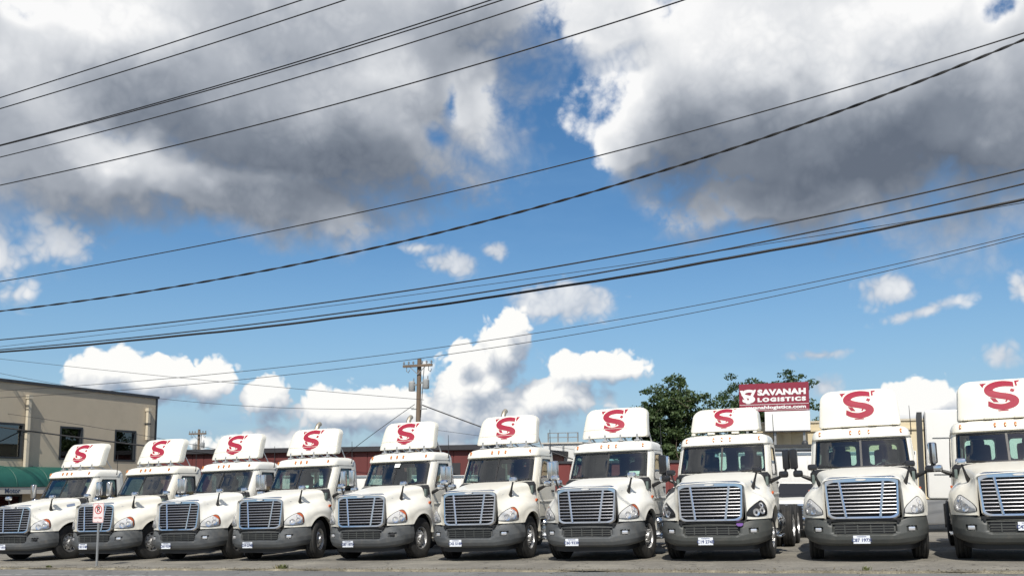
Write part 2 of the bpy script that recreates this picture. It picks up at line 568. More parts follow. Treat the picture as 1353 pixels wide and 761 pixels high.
def rrect(w, h, r, n=5):
    """rounded rectangle outline, counter-clockwise, centred"""
    pts = []
    for cx, cy, a0 in ((w / 2 - r, h / 2 - r, 0), (-w / 2 + r, h / 2 - r, 90), (-w / 2 + r, -h / 2 + r, 180), (w / 2 - r, -h / 2 + r, 270)):
        for i in range(n + 1):
            a = radians(a0 + 90 * i / n)
            pts.append((cx + r * cos(a), cy + r * sin(a)))
    return pts


def link(name, me, parent=None, m=None, loc=None, label=None):
    o = bpy.data.objects.new(name, me)
    COL.objects.link(o)
    if parent is not None:
        o.parent = parent
    if loc is not None:
        o.location = loc
    if m is not None:
        if len(o.material_slots) == 0:
            me.materials.append(MATS[m])
        o.material_slots[0].link = 'OBJECT'
        o.material_slots[0].material = MATS[m]
    if label:
        o['label'] = label
    return o


def tag(o, label, cat, group=None):
    o['label'] = label
    o['category'] = cat
    if group:
        o['group'] = group
    return o


def empty(name, loc=(0, 0, 0), rz=0.0):
    o = bpy.data.objects.new(name, None)
    COL.objects.link(o)
    o.empty_display_size = 0.3
    o.location = loc
    o.rotation_euler = (0, 0, rz)
    return o


def text_mesh(txt, size, bold=0.0, extrude=0.002, spacing=1.0, align='CENTER'):
    cu = bpy.data.curves.new('lettering', 'FONT')
    cu.body = txt
    cu.size = size
    cu.align_x = align
    cu.align_y = 'CENTER'
    cu.offset = bold
    cu.extrude = extrude
    cu.space_character = spacing
    cu.resolution_u = 3
    ob = bpy.data.objects.new('lettering', cu)
    COL.objects.link(ob)
    bpy.context.view_layer.update()
    dg = bpy.context.evaluated_depsgraph_get()
    me = bpy.data.meshes.new_from_object(ob.evaluated_get(dg))
    bpy.data.objects.remove(ob)
    bpy.data.curves.remove(cu)
    return me


def remap(me, fn):
    me = me.copy()
    for v in me.vertices:
        v.co = fn(*v.co)
    me.update()
    return me


# ------------------------------------------------------------------ ground, road
def mat_ground(name, c1, c2, c3, scale, crack=True, speck=0.5):
    m = bpy.data.materials.new(name)
    m.use_nodes = True
    T = NT(m.node_tree)
    b = T.nodes['Principled BSDF']
    tc = T.n('ShaderNodeTexCoord').outputs['Object']
    n1 = T.noise(tc, scale, 7, 0.6)
    n2 = T.noise(tc, scale * 9, 5, 0.6)
    n3 = T.noise(tc, 42, 3, 0.7)
    base = T.ramp(n1, [(0.3, c1), (0.55, c2), (0.75, c3)])
    base = T.mix(T.m('MULTIPLY', T.sstep(n2, 0.5, 0.75), 0.45), base, (*c3, 1))
    base = T.mix(speck, base, T.v('SCALE', base, scale=T.lin(n3, 0.3, 0.7, 0.55, 1.5)))
    if crack:
        vo = T.n('ShaderNodeTexVoronoi', {'Vector': T.v('ADD', tc, T.v('SCALE', T.n('ShaderNodeTexNoise', {'Vector': tc, 'Scale': 1.5, 'Detail': 4.0}).outputs['Color'], scale=1.2)), 'Scale': 0.55}, feature='DISTANCE_TO_EDGE')
        ck = T.sstep(vo.outputs['Distance'], 0.012, 0.0)
        base = T.mix(T.m('MULTIPLY', ck, 0.7), base, (0.025, 0.024, 0.022, 1))
    T.put(b, 'Base Color', base)
    b.inputs['Roughness'].default_value = 0.9
    b.inputs['Specular IOR Level'].default_value = 0.25
    bn = T.n('ShaderNodeBump', {'Strength': 0.5, 'Distance': 0.012, 'Height': T.m('ADD', n3, T.m('MULTIPLY', n2, 0.6))})
    T.put(b, 'Normal', bn.outputs[0])
    MATS[name] = m


mat_ground('lot_surface', (0.135, 0.126, 0.109), (0.205, 0.192, 0.165), (0.29, 0.27, 0.225), 0.6, speck=0.8)
mat_ground('road_surface', (0.125, 0.126, 0.124), (0.165, 0.165, 0.16), (0.21, 0.208, 0.20), 0.35)
mat_ground('earth', (0.12, 0.12, 0.08), (0.17, 0.16, 0.11), (0.2, 0.19, 0.14), 0.1, crack=False)
mat_ground('gravel_edge', (0.10, 0.09, 0.065), (0.18, 0.16, 0.118), (0.33, 0.295, 0.215), 3.0, crack=False, speck=0.9)
QE = 17.45                                     # where the road ends and the lot begins


def sheet(name, r0, r1, q0, q1, nr, nq, z, m):
    b = MB()
    rs = np.linspace(r0, r1, nr)
    b.grid([[tuple(rq(r, q, z)) for r in rs] for q in np.linspace(q0, q1, nq)], flip=True)
    o = link(name, b.mesh(name, m))
    o['kind'] = 'structure'
    return o


def build_ground():
    b = MB()
    rs = sorted(set(list(np.linspace(-1500, 1500, 31)) + list(np.linspace(-120, 120, 61))))
    qs = [-1500, -600, -200, -60, -20, 0, 20, 60, 130, 300, 800, 2200]
    b.grid([[tuple(rq(r, q, -0.036)) for r in rs] for q in qs], flip=True)
    o = link('ground', b.mesh('ground', 'earth'))
    o['kind'] = 'structure'
    sheet('road', -120, 120, -6.0, QE + 0.02, 97, 3, -0.029, 'road_surface')
    sheet('parking_lot', -110, 110, QE, 75, 97, 40, 0.0, 'lot_surface')
    # low broken berm between road and lot
    b = MB()
    rr = np.arange(-46, 34, 0.13)
    P = []
    for r in rr:
        w = 0.06 + 0.05 * sin(r * 1.7) * sin(r * 0.43) + 0.05 * RNG.random()
        h = 0.006 + 0.010 * RNG.random() + 0.006 * sin(r * 0.9) ** 2
        s = 0.05 * sin(r * 0.8) + 0.04 * sin(r * 2.9)
        P.append([tuple(rq(r, QE - 0.06 + s, -0.031)), tuple(rq(r, QE - 0.02 + s, h * 0.75)), tuple(rq(r, QE + w * 0.45 + s, h)), tuple(rq(r, QE + w + 0.14 + s, -0.004))])
    b.grid(P)
    o = link('kerb', b.mesh('kerb', 'gravel_edge', fix=True))
    o['kind'] = 'structure'
    # loose gravel at the edge
    b = MB()
    for i in range(2600):
        r = RNG.uniform(-34, 26)
        q = QE + RNG.normal(0.12, 0.16)
        s = RNG.uniform(0.006, 0.02)
        p = rq(r, q, 0.012 if q > QE - 0.02 else -0.022)
        R = Matrix.Rotation(RNG.uniform(0, 6), 3, 'Z') @ Matrix.Rotation(RNG.uniform(0, 1), 3, 'X')
        vs = [R @ Vector(d) * s + p for d in ((1, 0, 0), (-1, 0, .1), (0, 1.2, 0), (0, -.8, 0), (0, 0, .7), (0, .1, -.6))]
        b.add(vs, [(0, 2, 4), (2, 1, 4), (1, 3, 4), (3, 0, 4), (2, 0, 5), (1, 2, 5), (3, 1, 5), (0, 3, 5)])
    o = link('gravel', b.mesh('gravel', 'gravel_edge', smooth=0))
    o['kind'] = 'stuff'
    tag(o, 'loose pale gravel scattered along the edge of the parking lot', 'gravel')
    # worn white edge line on the road
    b = MB()
    for (a, c) in ((-40, -24.5), (-24.2, -13.1), (-12.6, -3), (-2.6, 30)):
        r_ = np.arange(a, c, 0.5)
        b.grid([[tuple(rq(r, QE - 1.46, -0.0245)) for r in r_], [tuple(rq(r, QE - 1.36, -0.0245)) for r in r_]], flip=True)
    m = bpy.data.materials.new('line_paint')
    m.use_nodes = True
    T = NT(m.node_tree)
    bs = T.nodes['Principled BSDF']
    tc = T.n('ShaderNodeTexCoord').outputs['Object']
    f = T.sstep(T.noise(tc, 6, 6, 0.7), 0.38, 0.62)
    T.put(bs, 'Base Color', T.mix(f, (0.14, 0.14, 0.14, 1), (0.46, 0.46, 0.44, 1)))
    bs.inputs['Roughness'].default_value = 0.8
    MATS['line_paint'] = m
    o = link('road_marking', b.mesh('road_marking', 'line_paint'))
    o['kind'] = 'structure'


build_ground()

# ------------------------------------------------------------------ day-cab tractor
# local frame: x to the image right, y to the rear, z up; bumper front at y = 0, front axle at y = 1.2
CACHE = {}


def M(key, fn):
    if key not in CACHE:
        CACHE[key] = fn()
    return CACHE[key]


AX, WR, WZ = 1.2, 0.52, 0.51                     # front axle, tyre radius, hub height
ARCH_R = 0.605
HY = [0.07, 0.20, 0.42, 0.70, 1.20, 1.62, 1.90]
HS = [
    [(0, 1.655), (.37, 1.645), (.690, 1.605), (.735, 1.42), (.748, 1.24), (.755, 1.05), (.76, .88)],
    [(0, 1.700), (.38, 1.690), (.695, 1.645), (.780, 1.45), (.870, 1.26), (.940, 1.06), (.95, .88)],
    [(0, 1.735), (.39, 1.725), (.695, 1.675), (.805, 1.47), (.975, 1.31), (1.085, 1.11), (1.10, .88)],
    [(0, 1.775), (.41, 1.765), (.705, 1.710), (.825, 1.50), (1.01, 1.40), (1.145, 1.20), (1.165, .90)],
    [(0, 1.840), (.46, 1.830), (.765, 1.775), (.870, 1.575), (1.03, 1.465), (1.17, 1.27), (1.19, 1.09)],
    [(0, 1.880), (.52, 1.872), (.850, 1.810), (.935, 1.640), (1.04, 1.47), (1.165, 1.24), (1.18, .90)],
    [(0, 1.890), (.55, 1.880), (.930, 1.810), (1.00, 1.650), (1.05, 1.46), (1.115, 1.20), (1.13, .72)],
]


def hood_grid():
    NS, NU = 5, 8
    sec = []
    for y, S in zip(HY, HS):
        sec.append([(p[0], y, p[1]) for p in S])
    A = cr(np.array(sec), NU)                     # along y
    A = cr(A.transpose(1, 0, 2), NS)              # along the section -> [section][y]
    kE = 4 * NS
    for j in range(A.shape[1]):
        y = A[0, j, 1]
        zb = 0.88 if y < AX else 0.62
        dy = abs(y - AX)
        if dy < ARCH_R:
            zb = max(zb, WZ + 0.02 + sqrt(ARCH_R ** 2 - dy ** 2))
        zE, zG = A[kE, j, 2], A[-1, j, 2]
        for k in range(kE, A.shape[0]):
            A[k, j, 2] = zE + (A[k, j, 2] - zE) * (zE - zb) / (zE - zG)
        # a raised lip around the wheel opening
        if dy < ARCH_R + 0.05:
            A[-1, j, 0] += 0.018
            A[-2, j, 0] += 0.012
    return A


def hood_point(x, y):
    """height of the hood at x,y (upper part)"""
    A = M('hoodA', hood_grid)
    j = int(np.argmin(abs(A[0, :, 1] - y)))
    col = A[:, j, :]
    k = int(np.argmin(abs(col[:, 0] - abs(x))))
    return col[k, 2]


def hood_mesh():
    A = M('hoodA', hood_grid)
    R = A
    L = A[::-1].copy()
    L[:, :, 0] *= -1
    full = np.concatenate([L[:-1], R])
    b = MB()
    b.grid(full, flip=True)
    # inward return of the lower edge and of the nose
    for e, sgn in ((full[0], 1), (full[-1], -1)):
        inn = e.copy()
        inn[:, 0] += sgn * 0.07
        b.grid([e, inn])
    nose = full[:, 0, :]
    inn = nose.copy()
    inn[:, 1] += 0.10
    inn[:, 0] *= 0.93
    inn[:, 2] -= 0.02
    b.grid([nose, inn])
    return b.mesh('hood', 'paint', fix=True, smooth=50)


def liner_mesh(sg):
    b = MB()
    P = []
    for i in range(25):
        a = pi * (i / 24)
        y, z = AX - cos(a) * 0.63, WZ + sin(a) * 0.63
        P.append([(sg * 0.55, y, z), (sg * 1.10, y, z)])
    b.grid(P)
    b.add([(sg * .55, AX - .63, WZ), (sg * .55, AX + .63, WZ), (sg * .55, AX + .63, 1.3), (sg * .55, AX - .63, 1.3)], [(0, 1, 2, 3)])
    return b.mesh('wheel_liner', 'black')


# ---- grille
def gy(x, z):
    return 0.005 + 0.085 * (z - 0.84) / 0.80 + 0.055 * (x / 0.7) ** 2


def g_outline(t, inset=0.0, topin=None):
    """grille surround outline, t index around; slightly wider at the top, crowned top edge"""
    pts = rrect(1.0, 1.0, 0.115, 6)
    out = []
    for (u, v) in pts:
        z = 1.255 + v * (0.83 - 2 * inset)
        if topin is not None and v > 0:
            z -= topin * 2 * v
        w = 1.335 + 0.085 * (v + 0.5) - 2 * inset
        if v > 0.3:
            z += 0.030 * (1 - (2 * u) ** 2)
        out.append((u * w, z))
    return out


def grille_surround():
    o0 = g_outline(0)
    o1 = g_outline(0, 0.022)
    o2 = g_outline(0, 0.056, 0.05)
    o3 = g_outline(0, 0.068, 0.055)
    P = []
    for ring, dy in ((o0, 0.10), (o0, 0.005), (o1, -0.022), (o2, -0.018), (o3, 0.07)):
        P.append([(x, gy(x, z) + dy, z) for x, z in ring])
    b = MB()
    b.grid(P, wrap=True)
    return b.mesh('grille', 'chrome', fix=True, smooth=40)


def grille_bar(k, n=9):
    z = 0.93 + (1.555 - 0.93) * (k + 0.5) / n
    w = 0.615 + 0.03 * (z - 0.84)
    b = MB()
    P = []
    for x in np.linspace(-w, w, 25):
        y = gy(x, z)
        P.append([(x, y - 0.006, z - .012), (x, y - 0.012, z - .002), (x, y - 0.004, z + .010), (x, y + .045, z + .013), (x, y + .045, z - .010)])
    b.grid(P, wrap=True)
    return b.mesh('grille_bar', 'grille_silver', fix=True, smooth=50)


def grille_strut(sg):
    b = MB()
    P = []
    for z in np.linspace(0.885, 1.585, 15):
        x = sg * (0.315 + 0.095 * (z - 0.88) / 0.7)
        y = gy(x, z)
        P.append([(x - .026, y + .03, z), (x - .023, y - .020, z), (x, y - .030, z), (x + .023, y - .020, z), (x + .026, y + .03, z)])
    b.grid(P, wrap=True)
    return b.mesh('grille_strut', 'chrome', fix=True)


def grille_back():
    b = MB()
    ol = g_outline(0, 0.03)
    b.prism(ol, lambda x, z: (x, gy(x, z) + 0.085, z), lambda x, z: (x, gy(x, z) + 0.10, z))
    for k in range(17):                            # fine mesh seen behind the bars
        x = -0.6 + k * 0.075
        b.box((x, gy(x, 1.25) + 0.07, 1.24), (0.008, 0.02, 0.66))
    return b.mesh('grille_backing', 'grille_back', fix=True, smooth=0)


def badge():
    b = MB()
    z = 1.617
    P = []
    for i in range(24):
        a = 2 * pi * i / 24
        P.append((0.10 * cos(a), 0.020 * sin(a)))
    b.prism(P, lambda x, y: (x, gy(x, z) - 0.032, z + y), lambda x, y: (x, gy(x, z) - 0.016, z + y))
    return b.mesh('badge', 'lamp_gray', fix=True)


# ---- headlights: patch of the hood surface
def surf_patch(poly_uv, off):
    pass


def hl_surface(u, v):
    """front corner surface. u 0..1 from the grille to the outer side, v 0..1 bottom to top"""
    A = M('hoodA', hood_grid)
    # section index (E..G strip and above), y index
    jf = u * 18.2
    kf = 28.8 - v * 8.0
    j, k = int(jf), int(kf)
    j2, k2 = min(j + 1, A.shape[1] - 1), min(k + 1, A.shape[0] - 1)
    a, c = jf - j, kf - k
    p = (A[k, j] * (1 - a) * (1 - c) + A[k, j2] * a * (1 - c) + A[k2, j] * (1 - a) * c + A[k2, j2] * a * c)
    return p


def hl_normal(u, v):
    e = 0.02
    du = hl_surface(min(u + e, 1), v) - hl_surface(max(u - e, 0), v)
    dv = hl_surface(u, min(v + e, 1)) - hl_surface(u, max(v - e, 0))
    n = np.cross(du, dv)
    n /= np.linalg.norm(n) + 1e-9
    if n[1] > 0:
        n = -n
    return n


HL_POLY = [(0.01, 0.14), (0.30, 0.06), (0.65, 0.05), (0.88, 0.09), (0.945, 0.28), (0.945, 0.60), (0.90, 0.84), (0.80, 0.93), (0.66, 0.92), (0.42, 0.84), (0.18, 0.66), (0.03, 0.40)]


def hl_mesh(sg, scale, off, m, name, poly=None, thick=0.0):
    poly = poly or HL_POLY
    c = np.mean(poly, axis=0)
    ol = cr(np.array(poly + [poly[0]]), 3)[:-1]
    b = MB()
    P = []
    for rho in (1.0, 0.8, 0.6, 0.4, 0.2, 0.02):
        ring = []
        for q in ol:
            uv = c + (q - c) * rho * scale
            p = hl_surface(*uv) + hl_normal(*uv) * (off - (0.012 if rho == 1.0 and thick else 0))
            ring.append((sg * p[0], p[1], p[2]))
        P.append(ring)
    b.grid(P, wrap=True, flip=sg > 0)
    return b.mesh(name, m, fix=True, smooth=60)


def hl_bowl(sg, u, v, r, m):
    p = hl_surface(u, v) + hl_normal(u, v) * 0.004
    b = MB()
    prof = [(0.012, 0.001), (0.008, r * 0.35), (0.0, r * 0.4), (0.002, r * 0.45), (-0.004, r * 0.9), (-0.006, r), (0.004, r)]
    b.lathe([(a, q) for a, q in prof], axis='y', n=20)
    n = hl_normal(u, v)
    R = Vector((0, 1, 0)).rotation_difference(Vector((-n[0], -n[1], -n[2]))).to_matrix()
    bb = MB()
    bb.add([(sg * (R @ Vector(q) + Vector(p))[0], (R @ Vector(q) + Vector(p))[1], (R @ Vector(q) + Vector(p))[2]) for q in b.v], b.f)
    return bb.mesh('lamp', m, fix=True)


# ---- bumper
BPLAN = np.array([(0, 0), (.40, .012), (.72, .055), (.93, .155), (1.075, .33), (1.155, .52), (1.185, .72)])


def bumper_pt(s, t):
    sg = 1 if s >= 0 else -1
    k = abs(s) * (len(BPLAN) - 1)
    p = crv(BPLAN, k)
    d = crv(BPLAN, min(k + .05, 6)) - crv(BPLAN, max(k - .05, 0))
    n = np.array([-d[1], d[0]])
    n /= np.linalg.norm(n)
    x = p[0]
    zt = np.interp(x, [0, .64, .76, .90, 1.2], [.815, .815, .87, .915, .965])
    zb = np.interp(x, [0, .6, 1.0, 1.2], [.325, .325, .35, .40])
    ins = np.interp(t, [0, .08, .25, .45, .75, .93, 1.0], [.13, .055, .012, 0, .022, .045, .10])
    z = zb + (zt - zb) * t
    q = p + n * ins
    return sg * q[0], q[1], z


def bumper_mesh(m):
    S = np.linspace(-1, 1, 121)
    Tt = np.linspace(0, 1, 41)
    P = np.array([[bumper_pt(s, t) for s in S] for t in Tt])
    for i in range(len(Tt)):
        for j in range(len(S)):
            x, y, z = P[i, j]
            if abs(x) < 0.585 - max(0, 0.62 - z) * 0.9 and 0.555 < z < 0.745:
                P[i, j, 1] += 0.075
            elif abs(x) < 0.63 - max(0, 0.60 - z) * 0.9 and 0.525 < z < 0.775:
                P[i, j, 1] += 0.014
            if abs(abs(x) - 0.86) < 0.088 and abs(z - 0.645) < 0.052:
                P[i, j, 1] += 0.05
    b = MB()
    b.grid(P)
    top = P[-1].copy()
    top[:, 1] += 0.12
    top[:, 0] *= 0.96
    b.grid([P[-1], top])
    return b.mesh('bumper', m, fix=True, smooth=42)


def lower_grille():
    b = MB()
    for z in (0.60, 0.65, 0.70):
        b.box((0, 0.075, z), (1.10, 0.02, 0.016))
    for x in (-0.36, -0.12, 0.12, 0.36):
        b.box((x, 0.072, 0.65), (0.02, 0.02, 0.17))
    return b.mesh('lower_grille', 'plastic_dark', smooth=0)


def fog_lamp(sg):
    b = MB()
    x, y = sg * 0.86, 0.125
    R = Matrix.Rotation(sg * radians(22), 3, 'Z')
    bb = MB().rbox((0, 0, 0), (0.125, 0.03, 0.075), 0.03)
    b.add([R @ Vector(p) + Vector((x, y + .012, 0.645)) for p in bb.v], bb.f)
    return b.mesh('fog_light', 'reflector', fix=True)


def tow_hole(sg):
    b = MB()
    b.lathe([(0, 0.001), (0, 0.026), (0.02, 0.028)], c=(sg * 0.63, 0.052, 0.79), axis='y', n=14)
    return b.mesh('tow_hole', 'black', fix=True)


# ---- cab shell
CZ = [0.92, 1.50, 1.80, 1.90, 2.48, 2.505, 2.54, 2.63, 2.69, 2.74, 2.775, 2.80]
CYF = [1.76, 1.72, 1.70, 1.715, 2.05, 2.055, 1.985, 2.01, 2.06, 2.16, 2.32, 2.52]
CW = [1.05, 1.06, 1.065, 1.065, 1.025, 1.023, 1.022, 1.008, .985, .935, .84, .60]
CYR = [3.44, 3.44, 3.44, 3.44, 3.425, 3.424, 3.423, 3.415, 3.40, 3.37, 3.30, 3.14]


def cab_pt(u, z, off=0.0):
    sg = 1 if u >= 0 else -1
    yf, w, yr = np.interp(z, CZ, CYF), np.interp(z, CZ, CW), np.interp(z, CZ, CYR)
    ctrl = np.array([(0, yf), (.45 * w, yf + .022), (.75 * w, yf + .075), (.905 * w, yf + .145), (.985 * w, yf + .27), (w, yf + .42),
                     (w, (yf + .42 + yr - .36) / 2), (w, yr - .36), (w, yr - .14), (.955 * w, yr - .03), (.76 * w, yr), (.10 * w, yr), (0, yr)])
    p = crv(ctrl, abs(u))
    if off:
        d = crv(ctrl, min(abs(u) + .05, 12)) - crv(ctrl, max(abs(u) - .05, 0))
        n = np.array([d[1], -d[0]])
        n /= np.linalg.norm(n) + 1e-9
        p = p + n * off
    return (sg * p[0], p[1], z)


WS = (3.0, 1.885, 2.495)                          # windshield: half u range, z0, z1
SW = (5.05, 6.95, 1.80, 2.455)                    # side window
RW = (10.05, 10.96, 1.93, 2.43)                   # rear window
U_S = np.array(sorted(set(list(np.linspace(0, 3, 10)) + list(np.linspace(3, 5.05, 8)) + list(np.linspace(5.05, 6.95, 5)) + list(np.linspace(6.95, 9, 6)) + [9, 9.4, 9.7, 10.05, 10.4, 10.7, 10.96, 11, 11.5, 12])))
Z_S = np.array(sorted(set([0.92, 1.2, 1.5, 1.80, 1.885, 1.93, 2.1, 2.3, 2.43, 2.455, 2.495, 2.505, 2.52, 2.54, 2.58, 2.63, 2.66, 2.69, 2.715, 2.74, 2.76, 2.775, 2.79, 2.80])))


def in_open(u, z):
    u = abs(u)
    return (u < WS[0] and WS[1] < z < WS[2]) or (SW[0] < u < SW[1] and SW[2] < z < SW[3]) or (RW[0] < u < RW[1] and RW[2] < z < RW[3])


def cab_shell(off, m, name):
    U = np.concatenate([-U_S[::-1][:-1], U_S])
    P = np.array([[cab_pt(u, z, off) for u in U] for z in Z_S])
    if off < 0:
        P[:, :, 2] = np.where(P[:, :, 2] > 2.5, P[:, :, 2] - 0.05, P[:, :, 2])
    b = MB()
    b.grid(P, skip=lambda i, j: in_open((U[j] + U[j + 1]) / 2, (Z_S[i] + Z_S[i + 1]) / 2), flip=off < 0)
    top = P[-1]
    o = len(b.v)
    b.add([tuple(p) for p in top] + [(0, 2.85, 2.812 + min(off, 0) * 1.4)], [(j, j + 1, len(top)) for j in range(len(top) - 1)])
    return b.mesh(name, m, fix=True, smooth=48)


def open_ring(u0, u1, z0, z1, mu, mz, r_u, r_z, off, m, name, n=6, outset=0.0):
    """dark gasket: ring between the rectangular opening and a rounded inner edge"""
    inn, out = [], []
    for cx, cy, sx, sy in ((u1 - mu - r_u, z1 - mz - r_z, 1, 1), (u0 + mu + r_u, z1 - mz - r_z, -1, 1), (u0 + mu + r_u, z0 + mz + r_z, -1, -1), (u1 - mu - r_u, z0 + mz + r_z, 1, -1)):
        for i in range(n + 1):
            a = pi / 2 * i / n
            if (sx, sy) in ((1, 1), (-1, -1)):
                ca, sa = cos(a), sin(a)
            else:
                ca, sa = sin(a), cos(a)
            inn.append((cx + sx * r_u * ca, cy + sy * r_z * sa))
            ou = (u1 if sx > 0 else u0)
            oz = (z1 if sy > 0 else z0)
            out.append((ou, oz))
    # spread the outer points along straight sides
    k = len(inn)
    b = MB()
    dense_i, dense_o = [], []
    for i in range(k):
        dense_i.append(inn[i])
        dense_o.append((out[i][0] + np.sign(out[i][0] - (u0 + u1) / 2) * outset * 3, out[i][1] + np.sign(out[i][1] - (z0 + z1) / 2) * outset))
        j = (i + 1) % k
        if (i + 1) % (n + 1) == 0:
            for q in range(1, 8):
                f = q / 8
                dense_i.append((inn[i][0] * (1 - f) + inn[j][0] * f, inn[i][1] * (1 - f) + inn[j][1] * f))
                oj = (out[j][0] + np.sign(out[j][0] - (u0 + u1) / 2) * outset * 3, out[j][1] + np.sign(out[j][1] - (z0 + z1) / 2) * outset)
                dense_o.append((dense_o[-q][0] * (1 - f) + oj[0] * f, dense_o[-q][1] * (1 - f) + oj[1] * f))
    P = [[cab_pt(u, z, off * 0.3) for u, z in dense_o], [cab_pt(u, z, off) for u, z in dense_o], [cab_pt(u, z, off) for u, z in dense_i], [cab_pt(u, z, -0.03) for u, z in dense_i]]
    b.grid(P, wrap=True)
    return b.mesh(name, m, fix=True, smooth=50)


def pane(u0, u1, z0, z1, off, m, name, nu=13, nz=5):
    b = MB()
    b.grid([[cab_pt(u, z, off) for u in np.linspace(u0, u1, nu)] for z in np.linspace(z0, z1, nz)])
    return b.mesh(name, m, smooth=60)


def door_mesh(sg, off=0.012, e=0.0, m='paint', name='door'):
    us = np.array([4.45 - e * 3, 4.75, 5.05, 5.5, 6.0, 6.5, 6.95, 7.3, 7.62 + e * 2])
    zs = np.array([0.98 - e, 1.2, 1.5, 1.70, 1.80, 2.0, 2.2, 2.4, 2.455, 2.50, 2.525 + e])
    P = np.array([[cab_pt(sg * u, z, off) for u in us] for z in zs])
    b = MB()
    b.grid(P, skip=lambda i, j: SW[0] <= us[j] < SW[1] - .01 and SW[2] <= zs[i] < SW[3] - .001, flip=sg < 0)
    rim = [P[0, j] for j in range(len(us))] + [P[i, -1] for i in range(1, len(zs))] + [P[-1, j] for j in range(len(us) - 2, -1, -1)] + [P[i, 0] for i in range(len(zs) - 2, 0, -1)]
    inn = [np.array(p) - np.array((sg * off, 0, 0)) for p in rim]
    b.grid([rim, inn], wrap=True, flip=sg > 0)
    return b.mesh(name, m, fix=True, smooth=30)


def door_crease(sg):
    """pressed waist moulding of the door"""
    b = MB()
    P = []
    for u in np.linspace(4.5, 7.55, 14):
        P.append([cab_pt(sg * u, 1.33, .013), cab_pt(sg * u, 1.345, .026), cab_pt(sg * u, 1.375, .026), cab_pt(sg * u, 1.39, .013)])
    b.grid(P, flip=sg > 0)
    return b.mesh('moulding', 'paint', fix=True)


def handle_mesh(sg):
    b = MB()
    p = cab_pt(sg * 6.9, 1.62, .03)
    b.rbox(p, (0.035, 0.17, 0.045), 0.015)
    return b.mesh('door_handle', 'black')


def wiper_mesh(sg):
    b = MB()
    path = [cab_pt(sg * (0.9 + 1.55 * t), 1.905 + 0.045 * t, 0.03) for t in np.linspace(0, 1, 8)]
    b.tube(path, 0.009, 5)
    b.tube([cab_pt(sg * 0.75, 1.86, 0.02), cab_pt(sg * 1.2, 1.89, .035), cab_pt(sg * 1.65, 1.925, .035)], 0.008, 5)
    return b.mesh('wiper', 'black')


def cowl_mesh():
    b = MB()
    P = []
    for u in np.linspace(-3.3, 3.3, 27):
        a = np.array(cab_pt(u, 1.87, 0.012))
        f = np.array(cab_pt(u, 1.84, 0.10))
        f[2] = 1.79
        g = f.copy()
        g[2] = 1.6
        P.append([a, f, g])
    b.grid(P, flip=True)
    return b.mesh('cowl', 'black', fix=True)


def seat_mesh(x):
    b = MB()
    b.rbox((x, 2.67, 1.52), (0.52, 0.52, 0.16), 0.06)
    b.rbox((x, 2.98, 1.92), (0.50, 0.15, 0.74), 0.07, Matrix.Rotation(radians(-8), 3, 'X'))
    b.rbox((x, 3.05, 2.30), (0.28, 0.11, 0.20), 0.05)
    b.box((x, 2.7, 1.3), (0.3, 0.3, 0.36))
    return b.mesh('seat', 'seat')


def dash_mesh():
    b = MB()
    P = []
    for x in np.linspace(-0.98, 0.98, 15):
        c = 0.12 * (x / 1.0) ** 2
        P.append([(x, 1.76 + c, 1.84), (x, 1.95 + c, 1.865 + .03 * max(0, 1 - abs(x - .45) / .35)), (x, 2.15 + c * .5, 1.82), (x, 2.2, 1.5), (x, 2.1, 1.1)])
    b.grid(P, flip=True)
    return b.mesh('dashboard', 'interior_gray', fix=True)


def steer_mesh():
    b = MB()
    c = Vector((0.45, 2.27, 1.80))
    R = Matrix.Rotation(radians(-38), 3, 'X')
    n = 24
    for i in range(n):
        a0, a1 = 2 * pi * i / n, 2 * pi * (i + 1) / n
        b.tube([c + R @ Vector((.225 * cos(a0), 0, .225 * sin(a0))), c + R @ Vector((.225 * cos(a1), 0, .225 * sin(a1)))], .014, 6, cap=False)
    for a in (0.3, 2.84, 4.71):
        b.tube([c, c + R @ Vector((.22 * cos(a), 0, .22 * sin(a)))], .016, 5)
    b.tube([c + R @ Vector((0, .02, 0)), c + R @ Vector((0, -.35, 0))], .045, 8)
    return b.mesh('steering_wheel', 'black')


def floor_mesh():
    b = MB()
    b.box((0, 2.57, 1.08), (1.98, 1.68, 0.08))
    b.box((0, 1.84, 1.4), (1.9, 0.04, 0.66))
    return b.mesh('cab_floor', 'interior')


def grab_mesh():
    b = MB()
    b.tube([cab_pt(-2.72, 1.98, -.09), cab_pt(-2.60, 2.0, -.12), cab_pt(-2.60, 2.18, -.12), cab_pt(-2.72, 2.2, -.09)], .014, 6)
    return b.mesh('grab_handle', 'interior_gray')


# ---- roof air deflectors
FAIR = {
    # z0, height, half width bottom, half width top, y bottom, lean, side curve, corner r, return depth, top roll
    'A': dict(z0=2.885, h=0.765, wb=0.845, wt=0.80, y0=2.32, lean=0.34, curve=0.19, r=0.21, ret=0.24, roll=0.08),
    'B': dict(z0=2.86, h=0.57, wb=0.80, wt=0.765, y0=2.30, lean=0.26, curve=0.15, r=0.22, ret=0.55, roll=0.20),
    'C': dict(z0=2.795, h=0.85, wb=0.855, wt=0.815, y0=2.27, lean=0.22, curve=0.14, r=0.25, ret=0.80, roll=0.16),
}


def fair_y(F, x, z):
    t = (z - F['z0']) / F['h']
    return F['y0'] + F['lean'] * t + F['curve'] * (abs(x) / F['wb']) ** 2.4 + F['roll'] * max(0, t - 0.55) ** 2 / 0.2


